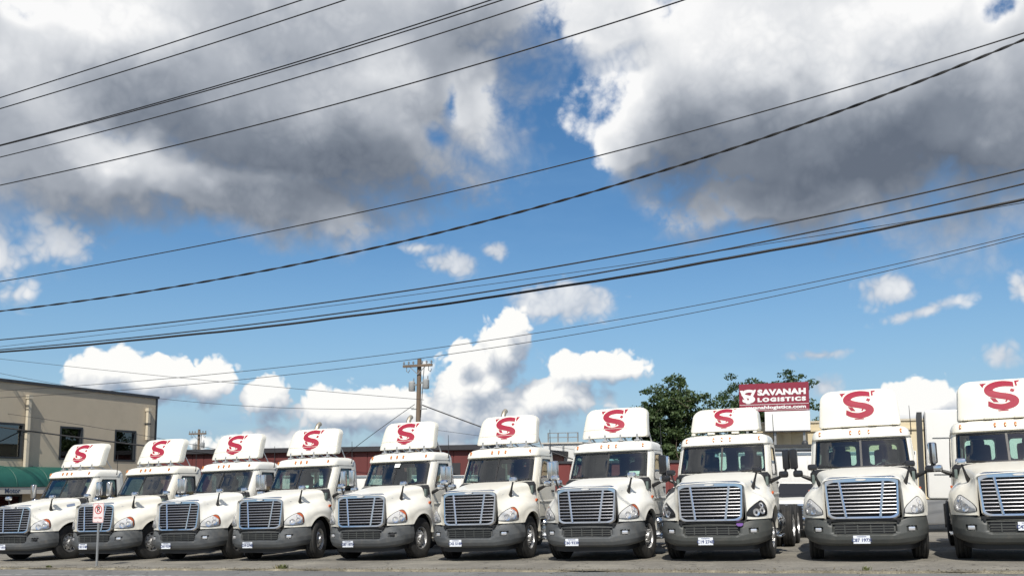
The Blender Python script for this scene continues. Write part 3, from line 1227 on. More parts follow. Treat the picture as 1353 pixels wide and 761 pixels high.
def fair_outline(F):
    pts = []
    h, r = F['h'], F['r']
    wb, wt = F['wb'], F['wt']
    base = []
    rb = 0.05
    for cx, cz, rr, a0 in ((wt - r, h - r, r, 0), (-wt + r, h - r, r, 90), (-wb + rb, rb, rb, 180), (wb - rb, rb, rb, 270)):
        for i in range(9):
            a = radians(a0 + 90 * i / 8)
            base.append((cx + rr * cos(a), cz + rr * sin(a)))
    # densify
    n = len(base)
    for i in range(n):
        a, c = np.array(base[i]), np.array(base[(i + 1) % n])
        k = max(1, int(np.linalg.norm(c - a) / 0.12))
        for j in range(k):
            pts.append(a + (c - a) * j / k)
    return [(p[0], F['z0'] + p[1]) for p in pts]


def fair_mesh(kind):
    F = FAIR[kind]
    ol = np.array(fair_outline(F))
    c = np.array((0, F['z0'] + F['h'] * 0.5))
    P = []

    def ring(rho, dy, zs=0.0, xs=1.0):
        out = []
        for q in ol:
            x, z = c + (q - c) * rho
            out.append((x * xs, fair_y(F, x, z) + dy, z + zs))
        return out
    ret = F['ret']
    if kind == 'A':
        back = [ring(0.05, .05), ring(0.5, .05), ring(0.93, .06), ring(0.975, ret - .01)]
    else:
        back = [ring(0.05, ret), ring(0.6, ret), ring(0.95, ret), ring(0.985, ret * .85)]
    P = back + [ring(1.0, ret * 0.9 if kind != 'A' else ret), ring(1.004, ret * 0.5), ring(1.0, 0.018), ring(0.985, 0.003)] + [ring(q, 0.0) for q in (0.9, 0.8, 0.65, 0.5, 0.3, 0.12, 0.01)]
    b = MB()
    b.grid(P, wrap=True, flip=True)
    return b.mesh('roof_fairing', 'paint_fair', fix=True, smooth=50)


def fair_crease(kind):
    """pressed line across the deflector"""
    F = FAIR[kind]
    b = MB()
    z = F['z0'] + 0.30 * F['h']
    w = F['wb'] * 0.965
    P = []
    for x in np.linspace(-w, w, 25):
        P.append([(x, fair_y(F, x, z - .014) + .002, z - .014), (x, fair_y(F, x, z) - .014, z - .003), (x, fair_y(F, x, z + .012) + .002, z + .012)])
    b.grid(P, flip=True)
    return b.mesh('ridge', 'paint_fair', fix=True)


S_LINE = [(588, 201), (548, 190), (475, 184), (395, 202), (350, 247), (377, 289), (450, 314), (538, 337), (583, 374), (560, 414), (480, 439), (395, 427), (337, 394)]
S_WID = [52, 60, 66, 70, 78, 76, 70, 72, 77, 72, 64, 57, 50]
V_BITS = [[(276, 170), (346, 167), (316, 188), (302, 222)], [(600, 158), (648, 154), (610, 230), (602, 202)],
          [(561, 242), (595, 259), (577, 288), (545, 271)], [(358, 332), (407, 344), (436, 388), (388, 382)],
          [(503, 361), (519, 367), (507, 388), (491, 386)], [(415, 473), (519, 473), (511, 484), (425, 484)]]


def logo_shape():
    """list of (quads/polys) in a unit square about (0,0), height 1"""
    sc = 1 / 322.0
    c = (461, 316)
    L = cr(np.array(S_LINE, float), 5)
    W = cr(np.array(S_WID, float).reshape(-1, 1), 5)[:, 0]
    tri_v, tri_f = [], []
    for i in range(len(L)):
        d = L[min(i + 1, len(L) - 1)] - L[max(i - 1, 0)]
        n = np.array([-d[1], d[0]])
        n /= np.linalg.norm(n)
        if i == 0:
            n = np.array([0.0, -1.0])
        if i == len(L) - 1:
            n = np.array([0.1, -1.0])
        for k in (-0.5, -0.17, 0.17, 0.5):
            q = L[i] + n * W[i] * k
            tri_v.append(((q[0] - c[0]) * sc, -(q[1] - c[1]) * sc))
        if i:
            o = 4 * i
            for k in range(3):
                tri_f.append((o - 4 + k, o - 3 + k, o + 1 + k, o + k))
    for P in V_BITS:
        o = len(tri_v)
        tri_v += [((q[0] - c[0]) * sc, -(q[1] - c[1]) * sc) for q in P]
        if len(P) == 4:
            tri_f.append((o, o + 1, o + 2, o + 3))
        else:
            tri_f += [tuple(o + i for i in t) for t in tess(P)]
    return tri_v, tri_f


def logo_mesh(kind):
    F = FAIR[kind]
    s, zc = {'A': (0.59, 3.315), 'B': (0.47, 3.175), 'C': (0.64, 3.285)}[kind]
    v, f = M('logoshape', logo_shape)
    b = MB()
    # shallow raised vinyl that follows the panel
    b.add([(x * s * 1.03, fair_y(F, x * s * 1.03, zc + z * s) - 0.005, zc + z * s) for x, z in v], f)
    me = b.mesh('logo', 'crimson', smooth=60)
    bm = bmesh.new()
    bm.from_mesh(me)
    for fc in bm.faces:
        if fc.normal.y > 0:
            fc.normal_flip()
    bm.to_mesh(me)
    bm.free()
    return me


def fair_mount(kind, k):
    F = FAIR[kind]
    b = MB()
    if kind == 'A':
        x = (-0.62, -0.18, 0.22, 0.62)[k]
        y = fair_y(F, x, F['z0'])
        b.box((x, y + .05, 2.86), (0.05, 0.10, 0.19))
        b.rbox((x, y + .05, 2.80), (0.13, 0.20, 0.035), 0.01)
        b.bar((x, y + .10, 2.95), (x, 2.98, 2.79), 0.03)
    else:
        x = (-0.72, -0.28, 0.28, 0.72)[k]
        y = fair_y(F, x, F['z0']) - .02
        b.rbox((x, y, 2.815), (0.17 if k in (1, 2) else .09, 0.12, 0.05), 0.02)
    return b.mesh('fairing_mount', 'steel' if kind == 'A' else 'paint_fair')


def fair_strut(sg):
    b = MB()
    b.bar((sg * .78, 2.75, 3.25), (sg * .82, 3.1, 2.74), 0.025)
    return b.mesh('fairing_strut', 'steel')


# ---- mirrors
def mirror_head(sg):
    b = MB()
    R = Matrix.Rotation(sg * radians(8), 3, 'Z')
    b.rbox((sg * 1.42, 1.98, 2.13), (0.165, 0.14, 0.45), 0.05, R, seg=3)
    return b.mesh('mirror_housing', 'chrome')


def mirror_lower(sg):
    b = MB()
    b.rbox((sg * 1.345, 1.97, 1.80), (0.21, 0.15, 0.15), 0.06, seg=3)
    return b.mesh('mirror_spot', 'black')


def mirror_arm(sg):
    b = MB()
    b.tube([(sg * 1.055, 2.02, 1.66), (sg * 1.13, 2.0, 1.69), (sg * 1.25, 1.98, 1.74), (sg * 1.38, 1.98, 1.84), (sg * 1.40, 1.98, 1.92)], [.05, .045, .035, .03, .028], 8)
    return b.mesh('mirror_arm', 'black')


def hood_mirror_head(sg):
    b = MB()
    b.rbox((sg * 0.93, 0.66, 1.905), (0.20, 0.13, 0.125), 0.055, Matrix.Rotation(radians(-8), 3, 'X'), seg=3)
    return b.mesh('hood_mirror_head', 'chrome')


def hood_mirror_arm(sg):
    b = MB()
    b.tube([(sg * 0.80, 0.72, 1.50), (sg * 0.83, 0.70, 1.56), (sg * 0.865, 0.67, 1.66), (sg * 0.90, 0.66, 1.78), (sg * 0.925, 0.66, 1.87)], [.05, .042, .026, .020, .020], 8)
    b.rbox((sg * 0.80, 0.73, 1.50), (0.09, 0.12, 0.11), 0.035)
    return b.mesh('hood_mirror_arm', 'black')


# ---- wheels
def tyre_mesh(w, r=WR):
    prof = [(-w * .36, .285), (-w * .47, .31), (-w * .5, .38), (-w * .485, .45), (-w * .44, r - .022), (-w * .40, r - .004)]
    for k, (a, d) in enumerate(((-.30, 0), (-.28, 1), (-.24, 1), (-.22, 0), (-.09, 0), (-.07, 1), (-.03, 1), (-.01, 0))):
        prof.append((w * a, r - d * 0.014))
    prof += [(-a, q) for a, q in reversed(prof)]
    b = MB()
    b.lathe(prof, n=48)
    return b.mesh('tyre', 'rubber', fix=True, smooth=40)


def rim_mesh(front=True, sg=1):
    """outer face towards +x*sg"""
    if front:
        prof = [(-.10, .285), (.06, .285), (.125, .288), (.125, .270), (.09, .262), (.055, .25), (.075, .20), (.095, .165), (.095, .11), (.12, .105), (.16, .09), (.165, .05), (.165, .001)]
    else:
        prof = [(-.1, .285), (.1, .285), (.125, .288), (.125, .270), (.06, .262), (-.04, .25), (-.055, .17), (-.05, .13), (.05, .12), (.10, .10), (.105, .001)]
    b = MB()
    b.lathe(prof, n=36, sign=sg)
    for i in range(10):
        a = 2 * pi * i / 10
        x0 = (.095 if front else -.05)
        b.tube([(sg * x0, .142 * cos(a), .142 * sin(a)), (sg * (x0 + .04), .142 * cos(a), .142 * sin(a))], .015, 6)
    return b.mesh('rim', 'steel', fix=True, smooth=40)


def hole_one(front=True, sg=1):
    x = (.074 if front else -.045)
    b = MB()
    b.tube([(sg * (x - .03), 0, 0), (sg * (x + .004), 0, 0)], .027, 10)
    return b.mesh('hand_hole', 'black')


# ---- chassis
def frame_rail(sg):
    b = MB()
    b.box((sg * .43, 4.0, .88), (.09, 6.9, .26))
    return b.mesh('frame_rail', 'frame_black', smooth=0)


def engine_mesh():
    b = MB()
    b.box((0, 1.2, 1.0), (.62, 1.3, .7))
    b.box((0, 1.2, .62), (.42, 1.0, .22))
    b.rbox((0, .35, 1.0), (1.2, .12, .75), .03)
    b.tube([(-.85, AX, WZ), (.85, AX, WZ)], .06, 8)
    b.box((0, AX, .47), (1.3, .11, .12))
    return b.mesh('engine', 'frame_black', smooth=30)


def rear_axle_mesh(y):
    b = MB()
    b.tube([(-.8, y, WZ), (.8, y, WZ)], .085, 10)
    b.lathe([(-.2, .05), (-.12, .2), (.12, .2), (.2, .05)], c=(0, y, WZ), axis='y', n=14)
    b.rbox((0, y, .83), (.9, .22, .10), .03)
    return b.mesh('axle', 'frame_black', fix=True)


def fifth_wheel():
    b = MB()
    P = [(-.45, 5.1), (.45, 5.1), (.45, 5.75), (.3, 6.2), (.12, 6.2), (.06, 5.8), (-.06, 5.8), (-.12, 6.2), (-.3, 6.2), (-.45, 5.75)]
    b.prism(P, lambda x, y: (x, y, 1.14), lambda x, y: (x, y, 1.20))
    b.box((0, 5.55, 1.07), (.9, .35, .13))
    return b.mesh('fifth_wheel', 'frame_black', fix=True, smooth=0)


def tank_mesh(sg):
    b = MB()
    b.lathe([(-.62, .001), (-.60, .22), (-.56, .28), (-.5, .30), (.5, .30), (.56, .28), (.60, .22), (.62, .001)], c=(sg * .86, 3.0, .66), axis='y', n=28)
    return b.mesh('fuel_tank', 'alu', fix=True)


def tank_strap(sg):
    b = MB()
    b.lathe([(-.03, .306), (.03, .306)], c=(sg * .86, 0, .66), axis='y', n=28)
    return b.mesh('tank_strap', 'black', fix=True)


def step_mesh(sg):
    b = MB()
    b.rbox((sg * 1.10, 2.45, .42), (.22, .75, .05), .015)
    b.rbox((sg * 1.08, 2.45, .80), (.20, .75, .05), .015)
    b.box((sg * 1.0, 2.12, .62), (.05, .05, .5))
    b.box((sg * 1.0, 2.78, .62), (.05, .05, .5))
    return b.mesh('step', 'alu', smooth=30)


def sill_mesh(sg):
    b = MB()
    b.rbox((sg * 1.06, 1.97, .76), (.07, .12, .62), .02)
    return b.mesh('fender_tail', 'paint')


def mudflap(sg):
    b = MB()
    b.box((sg * .93, 7.25, .62), (.6, .015, .62))
    return b.mesh('mud_flap', 'black', smooth=0)


def stack_mesh():
    b = MB()
    b.tube([(-.52, 3.64, .9), (-.52, 3.64, 2.0), (-.52, 3.64, 3.62), (-.52, 3.66, 3.74), (-.52, 3.74, 3.85), (-.52, 3.84, 3.90)], [.075, .075, .07, .07, .07, .07], 14, cap=False)
    return b.mesh('exhaust_stack', 'exhaust', fix=True)


def antenna_mesh():
    b = MB()
    b.tube([(1.05, 3.05, 2.60), (1.06, 3.06, 2.68), (1.06, 3.07, 3.25)], [.02, .012, .006], 6)
    return b.mesh('antenna', 'black')


def marker_mesh(k):
    x = (-.84, -.185, 0, .185, .84)[k]
    u = np.interp(abs(x), [0, .46, .77, .93], [0, 1, 2, 3]) * (1 if x >= 0 else -1)
    p = cab_pt(u, 2.645, .004)
    b = MB()
    b.rbox((p[0], p[1], p[2] + .004), (.046, .055, .095), .018, Matrix.Rotation(radians(-28), 3, 'X'))
    return b.mesh('marker_light', 'amber')


def side_lamp(sg):
    b = MB()
    b.rbox((sg * 1.105, 1.76, 1.40), (.05, .11, .075), .02, Matrix.Rotation(sg * radians(20), 3, 'Y'))
    return b.mesh('side_lamp', 'orange_lens')


def side_vent(sg):
    b = MB()
    b.rbox((sg * 1.005, 1.74, 1.67), (.06, .12, .19), .012)
    return b.mesh('side_vent', 'vent_dark')


def hood_emblem(sg):
    b = MB()
    b.rbox((sg * .752, .36, 1.55), (.02, .07, .05), .006, Matrix.Rotation(sg * radians(25), 3, 'Y'))
    return b.mesh('emblem', 'lamp_gray')


def plate_mesh():
    b = MB()
    b.rbox((0, 0, 0), (.31, .008, .158), .003, seg=1)
    return b.mesh('license_plate', 'plate_white')


def rotx(me):
    return remap(me, lambda x, y, z: (x, -z, y))


TRUCK_GROUP = 'white tractor trucks parked side by side along the road'


def make_tractor(pos, head, label, kind='A', mirror='chrome', lamp='lamp_gray', bumper='plastic_gray', plate=(-0.34, 0.44), ptext='C871 97X', stack=False, turn=True,
                 sticker=False, papers=(), cat='truck', group=TRUCK_GROUP, vent=True, dark_fog=False, decal=False, paint='paint', steer=0.0):
    t = empty('tractor_truck', (0, 0, 0))
    x, y = pos
    bk = Vector((sin(head), cos(head), 0))
    rt = Vector((cos(head), -sin(head), 0))
    e = 0.5
    for a in (rt, bk):
        a.z = (gz(x + a.x * e, y + a.y * e) - gz(x - a.x * e, y - a.y * e)) / (2 * e)
        a.normalize()
    tilt = random.Random(int(abs(x) * 100))
    rt.z += tilt.uniform(-.003, .003)
    bk.z += tilt.uniform(-.005, .005)
    rt.normalize()
    up = rt.cross(bk).normalized()
    bk = up.cross(rt)
    Mx = Matrix((rt, bk, up)).transposed().to_4x4()
    Mx.translation = Vector((x, y, gz(x, y)))
    t.matrix_world = Mx
    tag(t, label, cat, group)
    P = lambda name, key, fn, par=t, m=None, loc=None, label=None: link(name, M(key, fn), par, m, loc, label)
    hood = P('hood', 'hood', hood_mesh, m=paint)
    g = P('grille', 'grille', grille_surround)
    P('grille_backing', 'gback', grille_back, g)
    for k in range(9):
        P('grille_bar', f'gbar{k}', lambda: grille_bar(k), g)
    for sg in (-1, 1):
        P('grille_strut', f'gstrut{sg}', lambda: grille_strut(sg), g)
    P('badge', 'badge', badge, g)
    bp = P('bumper', 'bumper', lambda: bumper_mesh('plastic_gray'), m=bumper)
    P('lower_grille', 'lgrille', lower_grille, bp)
    P('chin_shade_strip', 'chinshade', lambda: MB().grid([[(bumper_pt(q, .0)[0] * .97, bumper_pt(q, .0)[1] + .03, bumper_pt(q, .0)[2] + dz) for q in np.linspace(-.95, .95, 41)] for dz in (.03, -.10)]).mesh('chin_shade_strip', 'black'), bp)  # black strip added below the bumper to deepen the shadow there
    P('opening_shade_plate', 'lgback', lambda: MB().box((0, .082, .65), (1.08, .008, .175)).mesh('opening_shade_plate', 'black', smooth=0), bp)  # black sheet darkens the recess, standing in for shade inside the opening
    P('bumper_gap', 'bgap', lambda: MB().box((0, .10, .835), (1.36, .10, .05)).mesh('bumper_gap', 'black', smooth=0), bp)
    for sg in (-1, 1):
        h = P('headlight', f'hl{sg}', lambda: hl_mesh(sg, 1.0, 0.004, 'lamp_gray', 'headlight'), m=lamp)
        P('seal', f'hlseal{sg}', lambda: hl_mesh(sg, 1.085, 0.0025, 'black', 'seal'), h)
        P('lens', f'hllens{sg}', lambda: hl_mesh(sg, 1.03, 0.030, 'lens_glass', 'lens', thick=1), h)
        P('lamp', f'hlb1{sg}', lambda: hl_bowl(sg, .40, .34, .080, 'reflector'), h)
        P('lamp', f'hlb2{sg}', lambda: hl_bowl(sg, .68, .36, .074, 'reflector'), h)
        P('lamp', f'hlb3{sg}', lambda: hl_bowl(sg, .72, .70, .058, 'reflector'), h)
        if turn:
            P('turn_signal', f'hlturn{sg}', lambda: hl_mesh(sg, 1.0, 0.012, 'orange_lens', 'turn_signal', poly=[(.89, .16), (.93, .18), (.945, .4), (.94, .62), (.90, .80), (.82, .91), (.70, .91), (.84, .80), (.90, .55), (.90, .32)]), h)
        P('fog_light', f'fog{sg}', lambda: fog_lamp(sg), bp, m='black' if (dark_fog and sg > 0) else 'reflector')
        P('tow_hole', f'tow{sg}', lambda: tow_hole(sg), bp)
        P('wheel_liner', f'liner{sg}', lambda: liner_mesh(sg))
        d = P('door', f'door{sg}', lambda: door_mesh(sg), m=paint)
        P('door_seal', f'seal{sg}', lambda: door_mesh(sg, .004, .016, 'black', 'door_seal'), d)
        P('side_window', f'sw{sg}', lambda: pane(sg * SW[0], sg * SW[1], SW[2], SW[3], .0, 'side_glass', 'side_window'), d)
        P('window_gasket', f'swg{sg}', lambda: open_ring(sg * SW[0], sg * SW[1], SW[2], SW[3], .10 * sg, .028, .28 * sg, .085, .016, 'black', 'window_gasket'), d)
        P('moulding', f'mould{sg}', lambda: door_crease(sg), d, m=paint)
        P('door_handle', f'dh{sg}', lambda: handle_mesh(sg), d)
        mr = P('mirror', f'mh{sg}', lambda: mirror_head(sg), m=mirror)
        P('mirror_spot', f'ms{sg}', lambda: mirror_lower(sg), mr, m=mirror if mirror != 'chrome' else 'chrome')
        P('mirror_arm', f'ma{sg}', lambda: mirror_arm(sg), mr)
        hm = P('hood_mirror', f'hmh{sg}', lambda: hood_mirror_head(sg), m=mirror)
        P('hood_mirror_arm', f'hma{sg}', lambda: hood_mirror_arm(sg), hm)
        P('side_lamp', f'sl{sg}', lambda: side_lamp(sg))
        if vent:
            P('side_vent', f'sv{sg}', lambda: side_vent(sg))
        P('emblem', f'em{sg}', lambda: hood_emblem(sg), hood)
        P('frame_rail', f'fr{sg}', lambda: frame_rail(sg))
        tk = P('fuel_tank', f'ft{sg}', lambda: tank_mesh(sg))
        for ys in (2.68, 3.32):
            P('tank_strap', f'fts{sg}', lambda: tank_strap(sg), tk, loc=(0, ys, 0))
        P('step', f'st{sg}', lambda: step_mesh(sg))
        P('fender_tail', f'ftail{sg}', lambda: sill_mesh(sg), m=paint)
        P('mud_flap', f'mf{sg}', lambda: mudflap(sg))
        w = P('front_wheel', 'tyre_f', lambda: tyre_mesh(.29), loc=(sg * 1.0, AX, WZ))
        w.rotation_euler = (0, 0, radians(steer))
        P('rim', f'rim_f{sg}', lambda: rim_mesh(True, sg), w)
        hk = M(f'hh_f{sg}', lambda: hole_one(True, sg))
        for i in range(10):
            a = 2 * pi * (i + .5) / 10
            link('hand_hole', hk, w, loc=(0, .215 * cos(a), .215 * sin(a)))
        for yy in (5.15, 6.45):
            for xo in (1.06, .74):
                w = P('drive_wheel', 'tyre_r', lambda: tyre_mesh(.27), loc=(sg * xo, yy, WZ))
                if xo > 1:
                    P('rim', f'rim_r{sg}', lambda: rim_mesh(False, sg), w)
    cab = P('cab', 'cab', lambda: cab_shell(0, 'paint', 'cab'), m=paint)
    P('headliner', 'liner_in', lambda: cab_shell(-.045, 'interior', 'headliner'), cab)
    P('cowl', 'cowl', cowl_mesh, cab)
    P('cab_floor', 'cfloor', floor_mesh, cab)
    P('dashboard', 'dash', dash_mesh, cab)
    P('steering_wheel', 'steer', steer_mesh, cab)
    P('grab_handle', 'grab', grab_mesh, cab)
    for sx in (-.5, .5):
        P('seat', f'seat{sx}', lambda: seat_mesh(sx), cab)
    ws = P('windshield', 'ws', lambda: pane(-WS[0], WS[0], WS[1], WS[2], -.004, 'windshield_glass', 'windshield', 25, 7))
    P('windshield_gasket', 'wsg', lambda: open_ring(-WS[0], WS[0], WS[1], WS[2], .12, .024, .28, .085, .008, 'black', 'windshield_gasket', n=7), ws)
    P('windshield_divider', 'wsd', lambda: MB().grid([[cab_pt(u, z, .006) for u in (-.045, .045)] for z in np.linspace(WS[1], WS[2], 5)]).mesh('windshield_divider', 'black'), ws)
    for sg in (-1, 1):
        P('wiper', f'wip{sg}', lambda: wiper_mesh(sg), ws)
        rw = P('rear_window', f'rw{sg}', lambda: pane(sg * RW[0], sg * RW[1], RW[2], RW[3], -.01, 'rear_glass', 'rear_window', 5, 3))
        P('window_gasket', f'rwg{sg}', lambda: open_ring(sg * RW[0], sg * RW[1], RW[2], RW[3], .05 * sg, .03, .12 * sg, .08, .01, 'black', 'window_gasket'), rw)
    for k in range(5):
        P('marker_light', f'mk{k}', lambda: marker_mesh(k))
    if kind:
        f = P('roof_fairing', f'fair{kind}', lambda: fair_mesh(kind))
        P('logo', f'logo{kind}', lambda: logo_mesh(kind), f, label='crimson letter S over a V on the roof fairing')
        for k in range(4):
            P('fairing_mount', f'fm{kind}{k}', lambda: fair_mount(kind, k), f)
        if kind == 'A':
            P('ridge', 'ridgeA', lambda: fair_crease('A'), f)
            for sg in (-1, 1):
                P('fairing_strut', f'fs{sg}', lambda: fair_strut(sg), f)
    P('engine', 'engine', engine_mesh)
    for yy in (5.15, 6.45):
        P('axle', f'axle{yy}', lambda: rear_axle_mesh(yy))
    P('fifth_wheel', 'fifth', fifth_wheel)
    P('antenna', 'ant', antenna_mesh)
    if stack:
        P('exhaust_stack', 'stack', stack_mesh)
    if plate:
        px, pz = plate
        py = -0.004 if pz < .6 else 0.02
        pl = P('license_plate', 'plate', plate_mesh, loc=(px, py, pz))
        P('plate_number', 'pt' + ptext, lambda: rotx(text_mesh(ptext, .088, .0025, .0015)), pl, m='plate_ink', loc=(0, -.0065, -.012))
        P('plate_state', 'ptstate', lambda: rotx(text_mesh('WASHINGTON', .026, .0006, .0015)), pl, m='plate_ink', loc=(0, -.0065, .058))
    if decal:
        b = MB()
        A = M('hoodA', hood_grid)
        b.grid([[A[k, j] + np.array((.006, 0, .006)) for j in range(33, 39)] for k in range(13, 16)])
        link('decal', b.mesh('decal', 'decal_blue', fix=True), hood, label='grey blue decal on the hood side')
    if sticker:
        bb = MB()
        pp = [(.07 * cos(a) * (1 + .18 * sin(3 * a)), .04 * sin(a) * (1 + .2 * cos(2 * a))) for a in np.linspace(0, 2 * pi, 18)[:-1]]

        def on_b(x, z, d):
            X = .60 + x
            return (X, .035 + .11 * (X - .55) ** 2 + d, .775 + z)
        bb.prism(pp, lambda a, c: on_b(a, c, -.006), lambda a, c: on_b(a, c, .01))
        link('sticker', bb.mesh('sticker', 'sticker_purple', fix=True), bp, label='purple sticker on the bumper')
    for i, (px, pz, w, h) in enumerate(papers):
        bb = MB()
        bb.box((px, 1.99, pz), (w, .006, h), Matrix.Rotation(radians(-35), 3, 'X'))
        link('paper', bb.mesh('paper', 'paper'), cab)
    return t


H0 = radians(21.5)
TRUCKS = [
    # grille x, grille y, heading tweak, options
    (-15.08, 27.8, 0.5, dict(label='leftmost white tractor truck of the row, cut off by the left edge of the photo', dark_fog=True, vent=False, decal=True)),
    (-12.06, 26.6, 0.5, dict(label='white tractor truck standing right behind the no parking sign', dark_fog=False)),
    (-9.20, 25.4, -1.0, dict(label='third white tractor truck from the left, right of the no parking sign one')),
    (-6.66, 24.4, -1.0, dict(label='fourth white tractor truck from the left, short chrome exhaust tip above its roof deflector', stack=True, papers=((.1, 1.92, .3, .16),))),
    (-3.78, 23.2, 0.5, dict(label='fifth white tractor truck from the left, in front of the red building and utility pole', stack=True, dark_fog=True, papers=((.02, 2.42, .16, .12),))),
    (-.98, 21.9, 0.5, dict(label='sixth white tractor truck from the left, mid row, exhaust tip left of its deflector', stack=True)),
    (1.71, 20.6, 1.5, dict(label='seventh white tractor truck from the left, white paper behind its windshield, left of dark trees', papers=((.62, 1.96, .26, .16),))),
    (4.24, 19.4, 1.0, dict(label='white tractor truck with dark headlights, low roof deflector and purple bumper sticker', kind='B', mirror='black_gloss', lamp='lamp_dark', bumper='plastic_dark', plate=(-.12, .44), sticker=True, turn=False)),
    (6.97, 18.1, 1.0, dict(label='second white tractor truck from the right, black mirrors and tall roof deflector', kind='C', mirror='black_gloss', bumper='plastic_dark', plate=(-.06, .45), turn=False)),
    (9.50, 17.0, 3.0, dict(label='rightmost white tractor truck, cut off by the right edge, plate inside its bumper opening', kind='C', bumper='plastic_dark', plate=(.06, .665), turn=False)),
]


def build_trucks():
    for i, (x, y, dh, kw) in enumerate(TRUCKS):
        h = H0 + radians(dh)
        kw = dict(kw)
        # the listed point is the grille face, 0.1 m behind the bumper front
        make_tractor((x - sin(h) * .1, y - cos(h) * .1), h, ptext=('C87 197X', 'C42 518R', 'C60 933K', 'C19 274B')[i % 4], paint=('paint', 'paint_b', 'paint_c')[(i * 2 + i // 4) % 3], steer=(0, -5, 6, 12, -3, 2, -6, 0, 4, -3)[i], **kw)


build_trucks()

# ------------------------------------------------------------------ surroundings
mat('beige_wall', (0.49, 0.42, 0.315), 0.85, var=0.07, vscale=0.8, bump=0.25, bscale=40, dirt=0.14, dirtcol=(0.24, 0.21, 0.17))
mat('trim_dark', (0.04, 0.042, 0.045), 0.5)
mat('window_dark', (0.03, 0.035, 0.04), 0.35)
mat('pipe_cream', (0.55, 0.49, 0.38), 0.6, var=0.06)
mat('awning_green', (0.012, 0.085, 0.065), 0.55, var=0.10, vscale=3)
mat('fascia_white', (0.52, 0.49, 0.43), 0.7, var=0.06)
mat('lettering_dark', (0.05, 0.07, 0.12), 0.6)
mat('red_wall', (0.125, 0.032, 0.030), 0.7, var=0.14, vscale=1.0, stretch=(1, 1, .2))
mat('red_bright', (0.165, 0.036, 0.032), 0.65, var=0.12, vscale=1.0)
mat('roof_dark', (0.035, 0.035, 0.04), 0.7, var=0.1)
mat('cream_wall', (0.62, 0.53, 0.36), 0.85, var=0.05, vscale=0.7, dirt=0.12, dirtcol=(0.4, 0.33, 0.22))
mat('white_metal', (0.68, 0.68, 0.66), 0.45, var=0.04, vscale=1.2, dirt=0.2, dirtcol=(0.42, 0.40, 0.36))
mat('white_box', (0.74, 0.73, 0.70), 0.4, var=0.03, vscale=1.5, dirt=0.15, dirtcol=(0.5, 0.47, 0.42))
mat('skirt_gray', (0.19, 0.195, 0.20), 0.5, var=0.1, dirt=0.3, dirtcol=(0.2, 0.18, 0.15))
mat('sign_maroon', (0.235, 0.022, 0.045), 0.5, var=0.05)
mat('sign_white', (0.80, 0.80, 0.78), 0.5)
mat('sign_red', (0.50, 0.05, 0.05), 0.5)
mat('sign_pink', (0.76, 0.66, 0.64), 0.5, var=0.04)
mat('galv', (0.36, 0.37, 0.37), 0.45, 0.6, var=0.12, vscale=9)
mat('pole_wood', (0.155, 0.115, 0.082), 0.9, var=0.22, vscale=3, stretch=(1, 1, .12), bump=0.4, bscale=30)
mat('transformer', (0.33, 0.34, 0.34), 0.5, var=0.06)
mat('insulator', (0.20, 0.21, 0.22), 0.3)
mat('cable', (0.018, 0.018, 0.02), 0.6)
mat('bark', (0.075, 0.058, 0.042), 0.95, var=0.3, vscale=5, stretch=(1, 1, .3), bump=0.5, bscale=20)
mat('weed', (0.11, 0.125, 0.045), 0.8, var=0.3, vscale=10)
mat('weed_dry', (0.28, 0.24, 0.11), 0.85, var=0.25, vscale=10)


def leaf_mat(name, c1, c2):
    m = bpy.data.materials.new(name)
    m.use_nodes = True
    T = NT(m.node_tree)
    b = T.nodes['Principled BSDF']
    g = T.n('ShaderNodeNewGeometry')
    rnd = g.outputs['Random Per Island']
    T.put(b, 'Base Color', T.mix(rnd, (*c1, 1), (*c2, 1)))
    b.inputs['Roughness'].default_value = 0.6
    out = T.nodes['Material Output']
    tr = T.n('ShaderNodeBsdfTranslucent', {0: T.mix(rnd, (c1[0] * 1.3, c1[1] * 1.4, c1[2], 1), (c2[0] * 1.3, c2[1] * 1.4, c2[2], 1))})
    mx = T.n('ShaderNodeMixShader', {0: 0.22, 1: b.outputs[0], 2: tr.outputs[0]})
    T.links.new(mx.outputs[0], out.inputs[0])
    MATS[name] = m


leaf_mat('leaf_a', (0.034, 0.064, 0.020), (0.085, 0.125, 0.040))
leaf_mat('leaf_b', (0.028, 0.055, 0.019), (0.066, 0.105, 0.036))


class Wall:
    """upright wall plane: origin corner, direction along, pixel intersection"""

    def __init__(s, origin, d):
        s.o = Vector((origin[0], origin[1], 0))
        s.d = Vector((d[0], d[1], 0)).normalized()
        s.n = Vector((s.d.y, -s.d.x, 0))

    def hit(s, px, py):
        r = ray(px, py)
        t = s.o.dot(s.n) / r.dot(s.n)
        p = r * t
        return (p - s.o).dot(s.d), EYE + p.z          # along, height

    def p(s, a, z, out=0.0):
        q = s.o + s.d * a + s.n * out
        return Vector((q.x, q.y, z))

    def box(s, b, a0, a1, z0, z1, o0, o1):
        vs = [s.p(a, z, o) for a in (a0, a1) for o in (o0, o1) for z in (z0, z1)]
        b.add(vs, [(0, 1, 3, 2), (4, 6, 7, 5), (0, 4, 5, 1), (2, 3, 7, 6), (0, 2, 6, 4), (1, 5, 7, 3)])
        return b


def wpart(name, W, m, parent, *boxes, label=None):
    b = MB()
    for bx in boxes:
        W.box(b, *bx)
    me = b.mesh(name, m, smooth=0, fix=True)
    return link(name, me, parent, label=label)


def set_parent_keep(objs, root):
    """children were made in world coordinates; keep them there"""
    root_inv = Matrix.Translation(-root.location)
    for o in objs:
        o.matrix_parent_inverse = root_inv


def root_at(name, p):
    e = empty(name, p)
    bpy.context.view_layer.update()
    return e


def adopt(root):
    inv = Matrix.Translation(root.location).inverted()
    for o in root.children:
        o.matrix_parent_inverse = inv


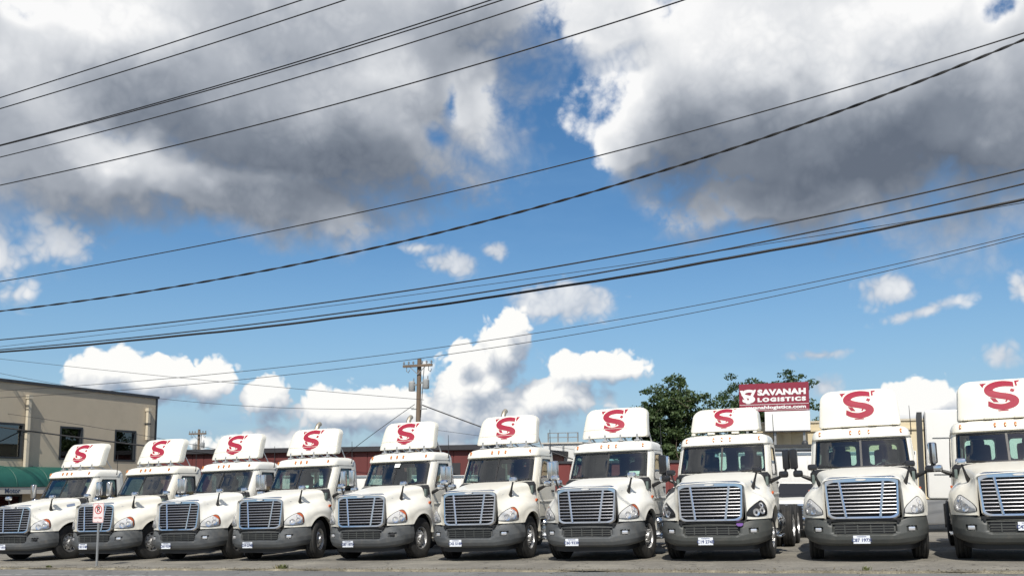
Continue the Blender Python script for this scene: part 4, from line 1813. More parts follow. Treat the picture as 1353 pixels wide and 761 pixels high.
# ---- beige office building at the left
def beige_building():
    W = Wall((-19.6, 50.0), (0.383, 0.924))
    base = gz(-21, 47) - 0.15
    top = 6.06
    root = empty('office_building', (W.p(-8, 0).x, W.p(-8, 0).y, base))
    tag(root, 'beige two storey office building with dark windows and green awning at left', 'building')
    wins = [(-12, 31, 555, 601), (78.5, 108.5, 560.5, 604.7), (151, 179, 566, 608.5)]
    holes = []
    for x0, x1, y0, y1 in wins:
        a0 = W.hit(x0, (y0 + y1) / 2)[0]
        a1 = W.hit(x1, (y0 + y1) / 2)[0]
        xm = (x0 + x1) / 2
        holes.append((a0, a1, 2.58, 4.22))
    for a in (-16.5, -20.5):
        holes.append((a, a + 1.8, 2.58, 4.22))
    holes.sort()
    zs0, zs1 = 2.58, 4.22
    bx = [(-23, 0, zs1, top, -.3, 0), (-23, 0, base, zs0, -.3, 0)]
    prev = -23
    for a0, a1, _, _ in holes:
        bx.append((prev, a0, zs0 + .0, zs1 - .0, -.3, 0))
        prev = a1
    bx.append((prev, 0, zs0, zs1, -.3, 0))
    bx += [(-23, 0, base, top, -12, -11.7), (-.3, 0, base, top, -11.7, -.302), (-23, -22.7, base, top, -11.7, -.302)]
    wall = wpart('wall', W, 'beige_wall', root, *bx)
    wpart('roof', W, 'roof_dark', root, (-22.9, -.1, top - .25, top - .1, -11.9, -.1))
    wpart('roof_edge', W, 'trim_dark', root, (-23.1, .08, top, top + .14, -.5, .08), (-.42, .082, top + .001, top + .138, -12, -.501))
    wpart('corner_trim', W, 'trim_dark', root, (-.10, .025, base, top - .002, -.10, .025))
    for a0, a1, z0, z1 in holes:
        f = wpart('window', W, 'window_dark', root, (a0, a1, z0, z0 + .09, -.14, .025), (a0, a1, z1 - .09, z1, -.14, .025), (a0, a0 + .09, z0 + .09, z1 - .09, -.14, .025),
                  (a1 - .09, a1, z0 + .09, z1 - .09, -.14, .025))
        wpart('pane', W, 'pane_glass', f, (a0 + .05, a1 - .05, z0 + .05, z1 - .05, -.10, -.09))
        wpart('blind', W, 'interior_gray', f, (a0 + .05, a1 - .05, z1 - .45, z1 - .05, -.28, -.26))
    wpart('interior', W, 'interior_gray', root, (-22.6, -.4, 2.0, 2.1, -8, -.4), (-22.6, -.4, 2.1, top - .3, -8.1, -8))
    for px, y0, y1 in ((36.5, 523, 618), (194, 540, 581)):
        a, zt = W.hit(px, y0)
        zb = W.hit(px, y1)[1]
        pp = wpart('downpipe', W, 'pipe_cream', root, (a - .075, a + .075, zb, zt, .04, .20))
        wpart('pipe_bracket', W, 'trim_dark', pp, (a - .13, a + .13, (zb + zt) / 2, (zb + zt) / 2 + .06, .0, .225))
        wpart('pipe_head', W, 'pipe_cream', pp, (a - .11, a + .11, zt - .14, zt + .03, .01, .24))
    # barrel awning
    a1 = W.hit(80, 630)[0]
    a0 = -16.0
    zt, zb = 2.22, 1.30
    b = MB()
    P = []
    n = 10
    prof = [(1.15 * sin(t), zb + (zt - zb) * cos(t)) for t in np.linspace(0, pi / 2, n)]
    for a in np.linspace(a0, a1, 16):
        P.append([W.p(a, z, o) for o, z in prof])
    b.grid([[tuple(q) for q in R_] for R_ in P])
    for a in (a0, a1):
        o = len(b.v)
        b.add([W.p(a, zb, 0)] + [W.p(a, z, o_) for o_, z in prof], [tuple(range(n + 1))])
    aw = link('awning', b.mesh('awning', 'awning_green', fix=True), root)
    for k in range(1, 6):
        a = a0 + (a1 - a0) * k / 6
        b = MB()
        b.tube([W.p(a, z + .012, o + .012) for o, z in prof], .018, 5)
        link('awning_rib', b.mesh('awning_rib', 'awning_green'), aw)
    fz1, fz0 = 1.28, 0.98
    fs = wpart('fascia', W, 'fascia_white', root, (a0 - .1, W.hit(58, 645)[0], fz0, fz1, .02, 1.12))
    me = text_mesh('Motor', 0.30, .006, .004)
    a_t = W.hit(-7, 645)[0]
    me = remap(me, lambda x, y, z: tuple(W.p(a_t + x, (fz0 + fz1) / 2 + y - .01, 1.125 + z)))
    me.materials.append(MATS['lettering_dark'])
    link('lettering', me, fs)
    # shop front under the fascia
    s1 = W.hit(27, 660)[0]
    sf = wpart('shop_window', W, 'window_dark', root, (a0, s1, .86, .96, .01, .10), (s1 - .09, s1, base + .4, .86, .01, .10), (-13.0, -12.9, base + .4, .86, .01, .10), (a0, s1, base + .3, base + .4, .01, .10))
    wpart('pane', W, 'pane_glass', sf, (a0, s1 - .09, base + .4, .86, .03, .04))
    adopt(root)
    return W


def simple_building(name, label, W, a0, a1, z0, z1, depth, wallm, roofm, edge=.18, cat='building', over=.12):
    root = empty(name, tuple(W.p((a0 + a1) / 2, z0)))
    tag(root, label, cat)
    wpart('wall', W, wallm, root, (a0, a1, z0, z1, -.25, 0), (a0, a1, z0, z1, -depth, -depth + .25), (a0, a0 + .25, z0, z1 - .002, -depth + .25, -.25), (a1 - .25, a1, z0, z1 - .002, -depth + .25, -.25))
    wpart('roof', W, roofm, root, (a0 - over, a1 + over, z1, z1 + edge, -depth - over, over))
    return root


def row_wall(px, y0):
    """wall parallel to the row through pixel column px on the plane y0"""
    p = on_row_plane(px, 600, y0)
    return Wall((p.x, p.y), (ROW.x, ROW.y))


def red_building():
    W = row_wall(470, 50.0)
    a0, a1 = W.hit(196, 605)[0], W.hit(640, 600)[0]
    zt = W.hit(480, 590)[1]
    z0 = gz(*W.p(a0, 0).to_2d()) - .3
    root = simple_building('red_warehouse', 'long dark red warehouse with dark flat roof behind the middle trucks', W, a0, a1, z0, zt - .28, 14, 'red_wall', 'roof_dark', edge=.28, over=.3)
    n = 26
    for k in range(n):                              # wall sheets with standing seams
        a = a0 + (a1 - a0) * k / n
        w = (a1 - a0) / n
        wpart('panel', W, 'red_wall', root, (a + .03, a + w - .03, z0 + .3, zt - .30, .004, .035))
    for k, a in enumerate((a0 + 5.5, a0 + 13, a0 + 20)):
        d = wpart('roller_door', W, 'roof_dark', root, (a, a + 3.2, z0 + .3, zt - 1.0, .036, .06))
    adopt(root)
    # brighter red shed further right
    W2 = row_wall(760, 46.0)
    a0, a1 = W2.hit(684, 620)[0], W2.hit(905, 620)[0]
    zt = W2.hit(745, 609)[1]
    z0 = gz(*W2.p(a0, 0).to_2d()) - .3
    root = simple_building('red_shed', 'low bright red metal shed behind the truck nearest the trees', W2, a0, a1, z0, zt - .12, 7, 'red_bright', 'roof_dark', edge=.12, over=.1)
    n = 12
    for k in range(n):
        a = a0 + (a1 - a0) * k / n
        w = (a1 - a0) / n
        wpart('panel', W2, 'red_bright', root, (a + .03, a + w - .03, z0 + .2, zt - .14, .004, .035))
    adopt(root)
    # white works building with a roof railing
    W3 = row_wall(745, 64.0)
    a0, a1 = W3.hit(718, 590)[0], W3.hit(768, 590)[0]
    zt = W3.hit(745, 586)[1]
    z0 = gz(*W3.p(a0, 0).to_2d()) - .3
    root = simple_building('white_works', 'pale works building with roof railing seen above the red shed', W3, a0, a1, z0, zt, 6, 'white_metal', 'fascia_white', edge=.1)
    for k in range(4):
        a = a0 + .3 + k * (a1 - a0 - .6) / 3
        wpart('railing_post', W3, 'galv', root, (a - .04, a + .04, zt + .1, zt + .75, -.2, -.12))
    for z in (.42, .73):
        wpart('rail', W3, 'galv', root, (a0 + .26, a1 - .26, zt + z, zt + z + .05, -.21, -.11))
    for k in range(3):
        a = a0 + .5 + k * 1.0
        wpart('vertical_pipe', W3, 'galv', root, (a - .05, a + .05, z0 + 1, zt - .1, .02, .12))
    adopt(root)


def cream_building():
    W = row_wall(1150, 54.0)
    a0, a1 = W.hit(1000, 560)[0], W.hit(1420, 560)[0]
    zt = W.hit(1075, 556)[1]
    z0 = gz(*W.p(a0, 0).to_2d()) - .3
    root = simple_building('cream_building', 'cream flat roofed building behind the two rightmost trucks', W, a0, a1, z0, zt - .10, 12, 'cream_wall', 'pipe_cream', edge=.10, over=.06)
    for px in (1040, 1100, 1180, 1260):
        a = W.hit(px, 560)[0]
        wpart('pilaster', W, 'cream_wall', root, (a - .2, a + .2, z0, zt - .12, .003, .10))
    wpart('cornice', W, 'cream_wall', root, (a0, a1, zt - .55, zt - .45, .003, .08))
    adopt(root)
    W2 = row_wall(1052, 46.5)
    a0, a1 = W2.hit(1000, 590)[0], W2.hit(1110, 590)[0]
    zt = W2.hit(1050, 587)[1]
    z0 = gz(*W2.p(a0, 0).to_2d()) - .2
    root = simple_building('annex', 'low white annex with dark roof edge under the company sign', W2, a0, a1, z0, zt - .12, 4.5, 'white_metal', 'trim_dark', edge=.12, over=.15)
    am = W2.hit(1062, 590)[0]
    b = MB()
    b.lathe([(0, .14), (.10, .14), (.16, .11), (.20, .05), (.205, .001)], c=tuple(W2.p(am, zt + .001, -.6)), axis='z', n=16)
    link('roof_vent', b.mesh('roof_vent', 'trim_dark', fix=True), root)
    for k in range(3):
        a = W2.hit(1030 + k * 18, 610)[0]
        f = wpart('window', W2, 'trim_dark', root, (a, a + .45, zt - .95, zt - .35, .003, .05))
        wpart('pane', W2, 'pane_glass', f, (a + .05, a + .40, zt - .9, zt - .4, .051, .06))
    wpart('band', W2, 'trim_dark', root, (a0, a1, zt - .30, zt - .24, .003, .03))
    adopt(root)


def company_sign():
    W = row_wall(1022, 53.0)
    a0, a1 = W.hit(976.5, 520)[0], W.hit(1068.6, 520)[0]
    zt = W.hit(1068, 504)[1]
    zb = W.hit(1068, 541.5)[1]
    wz = W.hit(1068, 568)[1]
    ac = W.hit(1010.5, 550)[0]
    p = W.p((a0 + a1) / 2, gz(*W.p((a0 + a1) / 2, 0, -.2).to_2d()), -.2)
    root = empty('company_sign', tuple(p))
    tag(root, 'maroon company sign with white lettering above the cream building', 'sign')
    H = zt - zb
    zr = zb + H * .235                                # rule between name and web address
    bd = wpart('board', W, 'sign_maroon', root, (a0, a1, zb, zt, -.14, 0))
    wpart('rule', W, 'sign_white', bd, (a0 + .02, a1 - .02, zr, zr + .022, .0, .008))
    wpart('lower_rule', W, 'sign_white', bd, (a0 + .02, a1 - .02, zb + .05, zb + .065, .0, .008))
    wpart('white_panel', W, 'sign_white', root, (ac, a1 + .02, wz, zb - .02, -.12, .0))
    wpart('panel_foot', W, 'roof_dark', root, (ac, a1 + .02, wz - .07, wz - .002, -.14, .01))
    for a in (a0 + .35, (a0 + a1) / 2, a1 - .3):
        z = gz(*W.p(a, 0, -.2).to_2d())
        wpart('post', W, 'galv', root, (a - .06, a + .06, z, zt - .2, -.30, -.142))
    L = a1 - a0

    def put(txt, size, bold, ax, z, m, sp=1.0, width=None, nm='lettering'):
        me = text_mesh(txt, size, bold, .006, sp)
        xs = [v.co.x for v in me.vertices]
        k = width / (max(xs) - min(xs)) if width else 1.0
        c = (max(xs) + min(xs)) / 2
        me = remap(me, lambda x, y, zz: tuple(W.p(ax + (x - c) * k, z + y, .008 + zz)))
        me.materials.append(MATS[m])
        link(nm, me, bd)
    put('SAVANAH', H * .27, H * .016, a0 + L * .615, zt - H * .335, 'sign_white', 1.05, width=L * .69)
    put('LOGISTICS', H * .185, H * .013, a0 + L * .615, zt - H * .595, 'sign_white', 1.3, width=L * .69)
    put('savanahlogistics.com', H * .16, H * .006, a0 + L * .52, zb + H * .135, 'sign_white', 1.0, width=L * .87)
    # the white S and V emblem
    v, f = M('logoshape', logo_shape)
    s = H * .50
    b = MB()
    lx, lz = a0 + L * .13, zt - H * .46
    b.add([tuple(W.p(lx + x * s, lz + z * s, .010)) for x, z in v], f)
    V = [(-.52, .45), (-.33, .45), (0.0, -.30), (.33, .45), (.52, .45), (.10, -.52), (-.10, -.52)]
    b.prism(V, lambda x, z: tuple(W.p(lx + x * s * 1.1, lz + z * s, .012)), lambda x, z: tuple(W.p(lx + x * s * 1.1, lz + z * s, .004)))
    link('emblem', b.mesh('emblem', 'sign_white', smooth=0), bd)
    adopt(root)


# ---- utility poles
def utility_pole(base, top_z, label, arm=1.9, scale=1.0, lean=0.0, r=.15):
    x, y = base
    z0 = gz(x, y) - .3
    root = empty('utility_pole', (x, y, z0))
    tag(root, label, 'utility pole', 'utility poles')
    h = top_z - z0
    b = MB()
    b.tube([(0, 0, 0), (lean * .5, 0, h * .5), (lean, 0, h)], [r * 1.15, r, r * .8], 12)
    link('pole', b.mesh('pole', 'pole_wood'), root)
    zc = h - .42 * scale
    d = Vector((ROW.x, ROW.y, 0))
    c = Vector((lean * .96, 0, zc)) + Vector((-BACK.x, -BACK.y, 0)) * (r + .05)
    b = MB()
    b.bar(c - d * arm / 2, c + d * arm / 2, .11 * scale, .14 * scale)
    ca = link('crossarm', b.mesh('crossarm', 'pole_wood', smooth=0), root)
    for k in (-.95, -.62, -.30, .30, .62, .95):
        q = c + d * arm / 2 * k + Vector((0, 0, .07 * scale))
        b = MB()
        b.lathe([(0, .02), (.06, .02), (.07, .06), (.11, .065), (.13, .04), (.17, .05), (.20, .02), (.21, .001)], c=tuple(q), axis='z', n=10)
        link('insulator', b.mesh('insulator', 'insulator', fix=True), ca)
    for sg in (-1, 1):
        b = MB()
        b.bar(c + d * sg * .5 * arm / 1.9 - Vector((0, 0, .06)), Vector((lean * .9, 0, zc - .5)) + Vector((-BACK.x, -BACK.y, 0)) * (r + .03), .035, .035)
        link('brace', b.mesh('brace', 'galv', smooth=0), ca)
        b = MB()
        q = c + d * sg * .72 * arm / 1.9
        b.tube([q + Vector((0, 0, -.08)), q + Vector((0, 0, -.30)), q + d * .12 + Vector((0, 0, -.38)), q + d * .2 + Vector((0, 0, -.22))], .025, 6)
        link('cutout', b.mesh('cutout', 'insulator'), ca)
    for sg in (-1, 1):
        tz = h - (1.75 if sg > 0 else 1.85) * scale
        q = Vector((lean * .8, 0, 0)) + d * sg * .46 * scale
        b = MB()
        b.lathe([(0, .001), (0, .17), (.03, .19), (.50, .19), (.55, .15), (.58, .07), (.59, .001)], c=(q.x, q.y, tz), axis='z', n=20)
        tf = link('transformer', b.mesh('transformer', 'transformer', fix=True), root)
        b = MB()
        b.bar(Vector((lean * .8, 0, tz + .35)), q + Vector((0, 0, tz + .35)), .08, .10)
        link('bracket', b.mesh('bracket', 'galv', smooth=0), tf)
        b = MB()
        b.tube([q + Vector((.1, 0, tz + .56)), q + Vector((.11, 0, tz + .75))], [.04, .025], 8)
        link('bushing', b.mesh('bushing', 'insulator'), tf)
    b = MB()
    b.tube([Vector((lean + .02, 0, zc)) + d * .3, Vector((lean, 0, h - 1.3)) + d * .25, Vector((lean, 0, h - 2.2)) + d * .2, Vector((lean * .5, 0, h - 3.4)) + d * .17], .02, 6)
    link('riser_wire', b.mesh('riser_wire', 'cable'), root)
    b = MB()
    q = Vector((lean * .6, 0, h - 2.9 * scale))
    b.bar(q - d * .45, q + d * .55, .06, .06)
    link('bracket', b.mesh('bracket', 'galv', smooth=0), root)
    return root


# ---- trees
def tree(base, top_z, width, label, leafm, seed, n_limbs=15, leaves=7000, leaf=.16, lean=0.0, sparse=1.0, crown_base=.22):
    rng = np.random.default_rng(seed)
    x, y = base
    z0 = gz(x, y) - .1
    root = empty('tree', (x, y, z0))
    tag(root, label, 'tree', 'trees behind the yard')
    H = top_z - z0
    b = MB()
    trunk = [Vector((0, 0, 0))]
    for k in range(1, 8):
        trunk.append(Vector((lean * k / 7 + rng.normal(0, .10), rng.normal(0, .1), H * .9 * k / 7)))
    b.tube(trunk, [.24 * (1 - .12 * k) * H / 8.5 for k in range(8)], 9)
    link('trunk', b.mesh('trunk', 'bark'), root)
    tips = []
    for i in range(n_limbs):
        t = crown_base + (1 - crown_base) * (i + .5) / n_limbs
        p0 = trunk[min(7, int(t * 7))] * 1.0
        a = i * 2.4 + rng.uniform(-.5, .5)
        prof = (math.sin(pi * min(1, (t - crown_base) / (1 - crown_base) * .78 + .20))) ** .7
        L = width / 2 * prof * rng.uniform(.62, 1.12)
        rise = L * rng.uniform(.25, .75)
        path = [p0]
        for k in (1, 2, 3):
            f = k / 3
            path.append(p0 + Vector((cos(a) * L * f + rng.normal(0, .12), sin(a) * L * f + rng.normal(0, .12), rise * f ** 1.3 + rng.normal(0, .1))))
        bb = MB()
        bb.tube(path, [.085, .06, .04, .015], 6)
        tips += [(path[1], .55), (path[2], .9), (path[3], 1.0)]
        for _ in range(3):
            q = path[rng.integers(1, 4)]
            e = q + Vector(rng.normal(0, 1, 3)).normalized() * rng.uniform(.5, 1.2) * width / 5 + Vector((0, 0, .2))
            bb.tube([q, (q + e) / 2 + Vector(rng.normal(0, .05, 3)), e], [.035, .025, .008], 5)
            tips.append((e, 1.0))
        link('limb', bb.mesh('limb', 'bark'), root)
    tips.append((trunk[-1] + Vector((0, 0, .3)), 1.0))
    # foliage: leaf-spray faces clustered round the twigs
    cl = []
    for p, w in tips:
        if rng.random() > sparse:
            continue
        for _ in range(3):
            cl.append((np.array(p) + rng.normal(0, .33 * width / 5, 3) * np.array((1, 1, .55)), w * rng.uniform(.5, 1.0)))
    vs, fs = [], []
    per = max(4, leaves // len(cl))
    for c, w in cl:
        R = .42 * w * width / 5
        m = int(per * w)
        P = rng.normal(0, 1, (m, 3))
        P /= np.linalg.norm(P, axis=1)[:, None]
        P *= (rng.random((m, 1)) ** .45) * R * np.array((1.15, 1.15, .62))
        for q in P:
            s = leaf * rng.uniform(.55, 1.25)
            n = Vector(rng.normal(0, 1, 3) + np.array((0, 0, .8))).normalized()
            u = n.orthogonal().normalized()
            u.rotate(Matrix.Rotation(rng.uniform(0, 6.28), 3, n))
            v = n.cross(u)
            o = Vector(c + q)
            k = len(vs)
            vs += [o - u * s * .5, o + v * s * .28 + n * s * .06, o + u * s * .55, o - v * s * .30 + n * s * .05]
            fs.append((k, k + 1, k + 2, k + 3))
    me = bpy.data.meshes.new('crown')
    me.from_pydata([tuple(v) for v in vs], [], fs)
    me.materials.append(MATS[leafm])
    o = link('crown', me, root)
    o['kind'] = 'stuff'
    return root


# ---- cables
def cable(pts, y0, r, label, ext=(350, 600), wob=0.0, twist=False):
    pts = np.array(pts, float)
    deg = min(2, len(pts) - 1)
    co = np.polyfit(pts[:, 0], pts[:, 1], deg)
    xs = np.linspace(pts[0, 0] - ext[0], pts[-1, 0] + ext[1], 80)
    path = [on_row_plane(x, float(np.polyval(co, x)), y0) for x in xs]
    if wob:
        path = [p + Vector((0, 0, wob * (sin(i * 1.9) * .5 + sin(i * .73)))) for i, p in enumerate(path)]
    base = path[0].copy()
    root = None
    if twist:
        root = empty('overhead_cable', tuple(base))
        fine = []
        for i in range(len(path) - 1):
            for k in range(6):
                fine.append(path[i].lerp(path[i + 1], k / 6))
        for ph in (0, pi):
            b = MB()
            d = (fine[1] - fine[0]).normalized()
            sx = d.cross(Vector((0, 0, 1))).normalized()
            q = []
            for i, p in enumerate(fine):
                a = ph + i * .55
                q.append(p - base + (sx * cos(a) + Vector((0, 0, 1)) * sin(a)) * r * .95)
            b.tube(q, r, 5)
            link('strand', b.mesh('strand', 'cable'), root)
        tag(root, label, 'cable', 'overhead cables')
        return root
    b = MB()
    b.tube([p - base for p in path], r, 6)
    o = link('overhead_cable', b.mesh('overhead_cable', 'cable'), None, loc=tuple(base))
    tag(o, label, 'cable', 'overhead cables')
    return o


def cables():
    cable([(0, 129.5), (200, 65.5), (400, 0)], 13.0, .0105, 'topmost thin cable crossing only the upper left corner of the sky', ext=(300, 300))
    cable([(0, 144), (228, 74.5), (457, 0)], 13.0, .0105, 'second cable from the top at left, just under the topmost one', ext=(300, 300))
    cable([(0, 192), (330, 101), (650, 0)], 13.5, .0105, 'upper strand of the close pair of cables crossing the left cloud', ext=(300, 300))
    cable([(0, 193), (330, 104), (665, 0)], 13.6, .0105, 'lower strand of the close pair of cables crossing the left cloud', ext=(300, 300))
    cable([(0, 208), (340, 118), (718, 0)], 14.0, .0105, 'single cable just below the close pair over the left cloud', ext=(300, 300))
    cable([(0, 245), (440, 139), (905, 0)], 14.5, .0115, 'long cable running from mid left edge to top centre of the sky', ext=(300, 300))
    cable([(0, 372), (603, 252), (1353, 44)], 26.0, .0175, 'thin straight cable crossing the whole sky above the thick twisted one')
    cable([(0, 410), (322, 366), (680, 280), (1353, 53)], 26.4, .020, 'thick twisted cable crossing the whole sky from lower left to upper right', twist=True)
    cable([(0, 449), (680, 361.5), (1353, 224)], 30.0, .025, 'upper black cable of the three heavy ones low in the sky')
    cable([(0, 458), (680, 371), (1353, 268)], 30.5, .010, 'faint thin cable between the heavy black ones')
    cable([(0, 462), (680, 379.5), (1353, 243)], 30.2, .025, 'middle black cable of the three heavy ones low in the sky')
    cable([(0, 465), (680, 388), (1353, 263)], 30.4, .043, 'thickest black cable bundle, lowest of the three heavy ones', wob=.009)
    cable([(125, 507), (400, 484), (680, 443), (1353, 309)], 27.0, .010, 'upper of two thin cables passing above the utility pole', ext=(400, 600))
    cable([(165, 514), (400, 495), (680, 453.5), (1353, 313)], 27.3, .010, 'lower of two thin cables passing above the utility pole', ext=(440, 600))
    cable([(0, 474), (208, 496), (560, 528)], 46.0, .014, 'faint cable from left edge to the utility pole above the beige building', ext=(100, 0))
    cable([(0, 493), (208, 526), (502, 540)], 46.0, .014, 'faint lower cable running from the beige building corner toward the utility pole', ext=(100, 45))
    cable([(0, 564), (90, 576), (186, 588)], 30.5, .034, 'black sagging cable crossing in front of the beige building windows', ext=(80, 150))
    cable([(0, 545), (100, 560), (200, 577)], 31.5, .010, 'thin cable crossing the beige building just above the black one', ext=(80, 150))
    cable([(558, 535), (590, 547), (628, 561)], 47.0, .034, 'service cable sloping down right from the utility pole', ext=(0, 160))
    cable([(515, 557), (532, 545), (548, 534)], 47.0, .016, 'short guy wire sloping up to the utility pole from the left', ext=(60, 0))
    cable([(600, 571), (700, 585), (760, 594)], 44.0, .010, 'thin low cable between the middle truck deflectors', ext=(40, 60))


# ---- no parking sign
def no_parking_sign():
    d = ray(127, 743)
    y = 24.5
    x = d.x / d.y * y
    z = gz(x, y)
    root = empty('no_parking_sign', (x, y, z), -radians(16))
    tag(root, 'small white and red no parking sign on a thin grey post at left', 'sign')
    top = EYE + ray(127, 664).z / ray(127, 664).y * y - z
    bot = EYE + ray(127, 690).z / ray(127, 690).y * y - z
    b = MB()
    P = [(-.03, 0), (-.03, .02), (-.012, .02), (-.012, -.006), (.012, -.006), (.012, .02), (.03, .02), (.03, 0), (.018, 0), (.018, -.012), (-.018, -.012), (-.018, 0)]
    b.prism(P, lambda a, c: (a, c + .014, -.05), lambda a, c: (a, c + .014, top - .03))
    link('post', b.mesh('post', 'galv', smooth=0, fix=True), root)
    w, h = .34, top - bot
    b = MB()
    b.prism(rrect(w, h, .03), lambda a, c: (a, -.006, (top + bot) / 2 + c), lambda a, c: (a, 0, (top + bot) / 2 + c))
    pl = link('sign_plate', b.mesh('sign_plate', 'sign_pink', smooth=0, fix=True), root)

    def ring(name, o, i, zc, m, y_):
        n = 40
        b = MB()
        b.grid([[(o * cos(2 * pi * k / n), y_, zc + o * sin(2 * pi * k / n)) for k in range(n)], [(i * cos(2 * pi * k / n), y_, zc + i * sin(2 * pi * k / n)) for k in range(n)]], wrap=True)
        return link(name, b.mesh(name, m, smooth=0), pl)
    zc = (top + bot) / 2 + h * .16
    ring('red_ring', .118, .094, zc, 'sign_red', -.009)
    me = rotx(text_mesh('P', .19, .006, .001))
    me.materials.append(MATS['trim_dark'])
    link('letter', me, pl, loc=(0, -.008, zc))
    b = MB()
    b.bar((-.075, -.0115, zc + .075), (.075, -.0115, zc - .075), .022, .003, up=(0, 1, 0))
    link('red_slash', b.mesh('red_slash', 'sign_red', smooth=0), pl)
    me = rotx(text_mesh('ANY TIME', .055, .0015, .001))
    me.materials.append(MATS['sign_red'])
    link('lettering', me, pl, loc=(0, -.008, zc - h * .42))
    b = MB()
    fr = rrect(w - .02, h - .02, .025)
    fi = rrect(w - .034, h - .034, .02)
    b.grid([[(a, -.0085, (top + bot) / 2 + c) for a, c in fr], [(a, -.0085, (top + bot) / 2 + c) for a, c in fi]], wrap=True)
    link('border', b.mesh('border', 'sign_red', smooth=0), pl)
    for s in (1, -1):
        b = MB()
        b.lathe([(0, .001), (0, .01), (.006, .011)], c=(0, -.014, (top + bot) / 2 + s * h * .44), axis='y', n=8)
        link('bolt', b.mesh('bolt', 'galv', fix=True), pl)


def weed(r, q, s, label, m, n=60, seed=1):
    rng = np.random.default_rng(seed)
    p = rq(r, q, .0)
    b = MB()
    for i in range(n):
        a = rng.uniform(0, 6.28)
        rr = rng.uniform(0, .3) * s
        h = rng.uniform(.35, 1.0) * s * .45
        base = Vector((cos(a) * rr * 1.6, sin(a) * rr * .6, 0))
        tip = base + Vector((cos(a) * h * .5 + rng.normal(0, .03), sin(a) * h * .5, h))
        side = Vector((-sin(a), cos(a), 0)) * .012
        mid = base.lerp(tip, .5) + Vector((0, 0, h * .12))
        k = len(b.v)
        b.add([base - side, base + side, mid + side, mid - side, tip], [(0, 1, 2, 3), (3, 2, 4)])
    o = link('weed_tuft', b.mesh('weed_tuft', m, smooth=0), None, loc=tuple(p))
    tag(o, label, 'weed', 'weeds at the lot edge')


def px_on_lot(px, py):
    d = ray(px, py)
    t = 10.0
    for _ in range(40):
        p = d * t
        f = EYE + p.z - gz(p.x, p.y)
        t += f / max(1e-3, -(d.z) + .001) * .6
    p = d * t
    return ROW.x * p.x + ROW.y * p.y, BACK.x * p.x + BACK.y * p.y


def weeds():
    spec = [(416, 745, .26, 'green weed tuft on the lot edge left of centre', 'weed', 90), (100, 746, .18, 'small weed tuft at the lot edge left of the sign post', 'weed', 40),
            (404, 746, .26, 'dry grass tuft beside the green weed tuft', 'weed_dry', 40), (1145, 751, .20, 'tiny green weed at the lot edge in front of the black mirrored truck', 'weed', 26)]
    for i, (px, py, s, lb, m, n) in enumerate(spec):
        r, _ = px_on_lot(px, py)
        weed(r, QE + .18, s, lb, m, n, 30 + i)


# ---- other vehicles in the yard
def box_trailer(pos, rz, L, Wd, z0, z1, label, ribs=True):
    root = empty('box_trailer', (pos[0], pos[1], gz(*pos)), rz)
    tag(root, label, 'trailer', 'white trailers behind the row')
    b = MB()
    b.rbox((0, 0, (z0 + z1) / 2), (L, Wd, z1 - z0), .04)
    bd = link('body', b.mesh('body', 'white_box'), root)
    b = MB()
    b.box((0, -Wd / 2 - .004, z0 + .08), (L - .1, .03, .14))
    link('side_rail', b.mesh('side_rail', 'alu', smooth=0), bd)
    b = MB()
    b.box((0, -Wd / 2 - .004, z1 - .07), (L - .1, .03, .10))
    link('top_rail', b.mesh('top_rail', 'alu', smooth=0), bd)
    if ribs:
        n = int(L / .6)
        mesh = None
        for k in range(n):
            if mesh is None:
                mesh = MB().box((0, 0, 0), (.04, .03, z1 - z0 - .3)).mesh('rib', 'white_box', smooth=0)
            link('rib', mesh, bd, loc=(-L / 2 + .3 + k * .6, -Wd / 2 - .006, (z0 + z1) / 2 + .02))
    for sx in (L / 2 - 1.2, L / 2 - 2.4):
        for sy in (-1, 1):
            w = link('wheel', M('tyre_y', lambda: remap(M('tyre_r', lambda: tyre_mesh(.27)), lambda x, y, z: (y, x, z))), root, loc=(sx, sy * (Wd / 2 - .2), WZ))
    for sy in (-1, 1):
        b = MB()
        b.box((-L / 2 + 2.2, sy * .8, z0 / 2), (.1, .1, z0))
        link('landing_leg', b.mesh('landing_leg', 'galv', smooth=0), root)
    b = MB()
    b.box((0, 0, z0 - .1), (L - .4, .9, .18))
    link('chassis', b.mesh('chassis', 'frame_black', smooth=0), root)
    return root


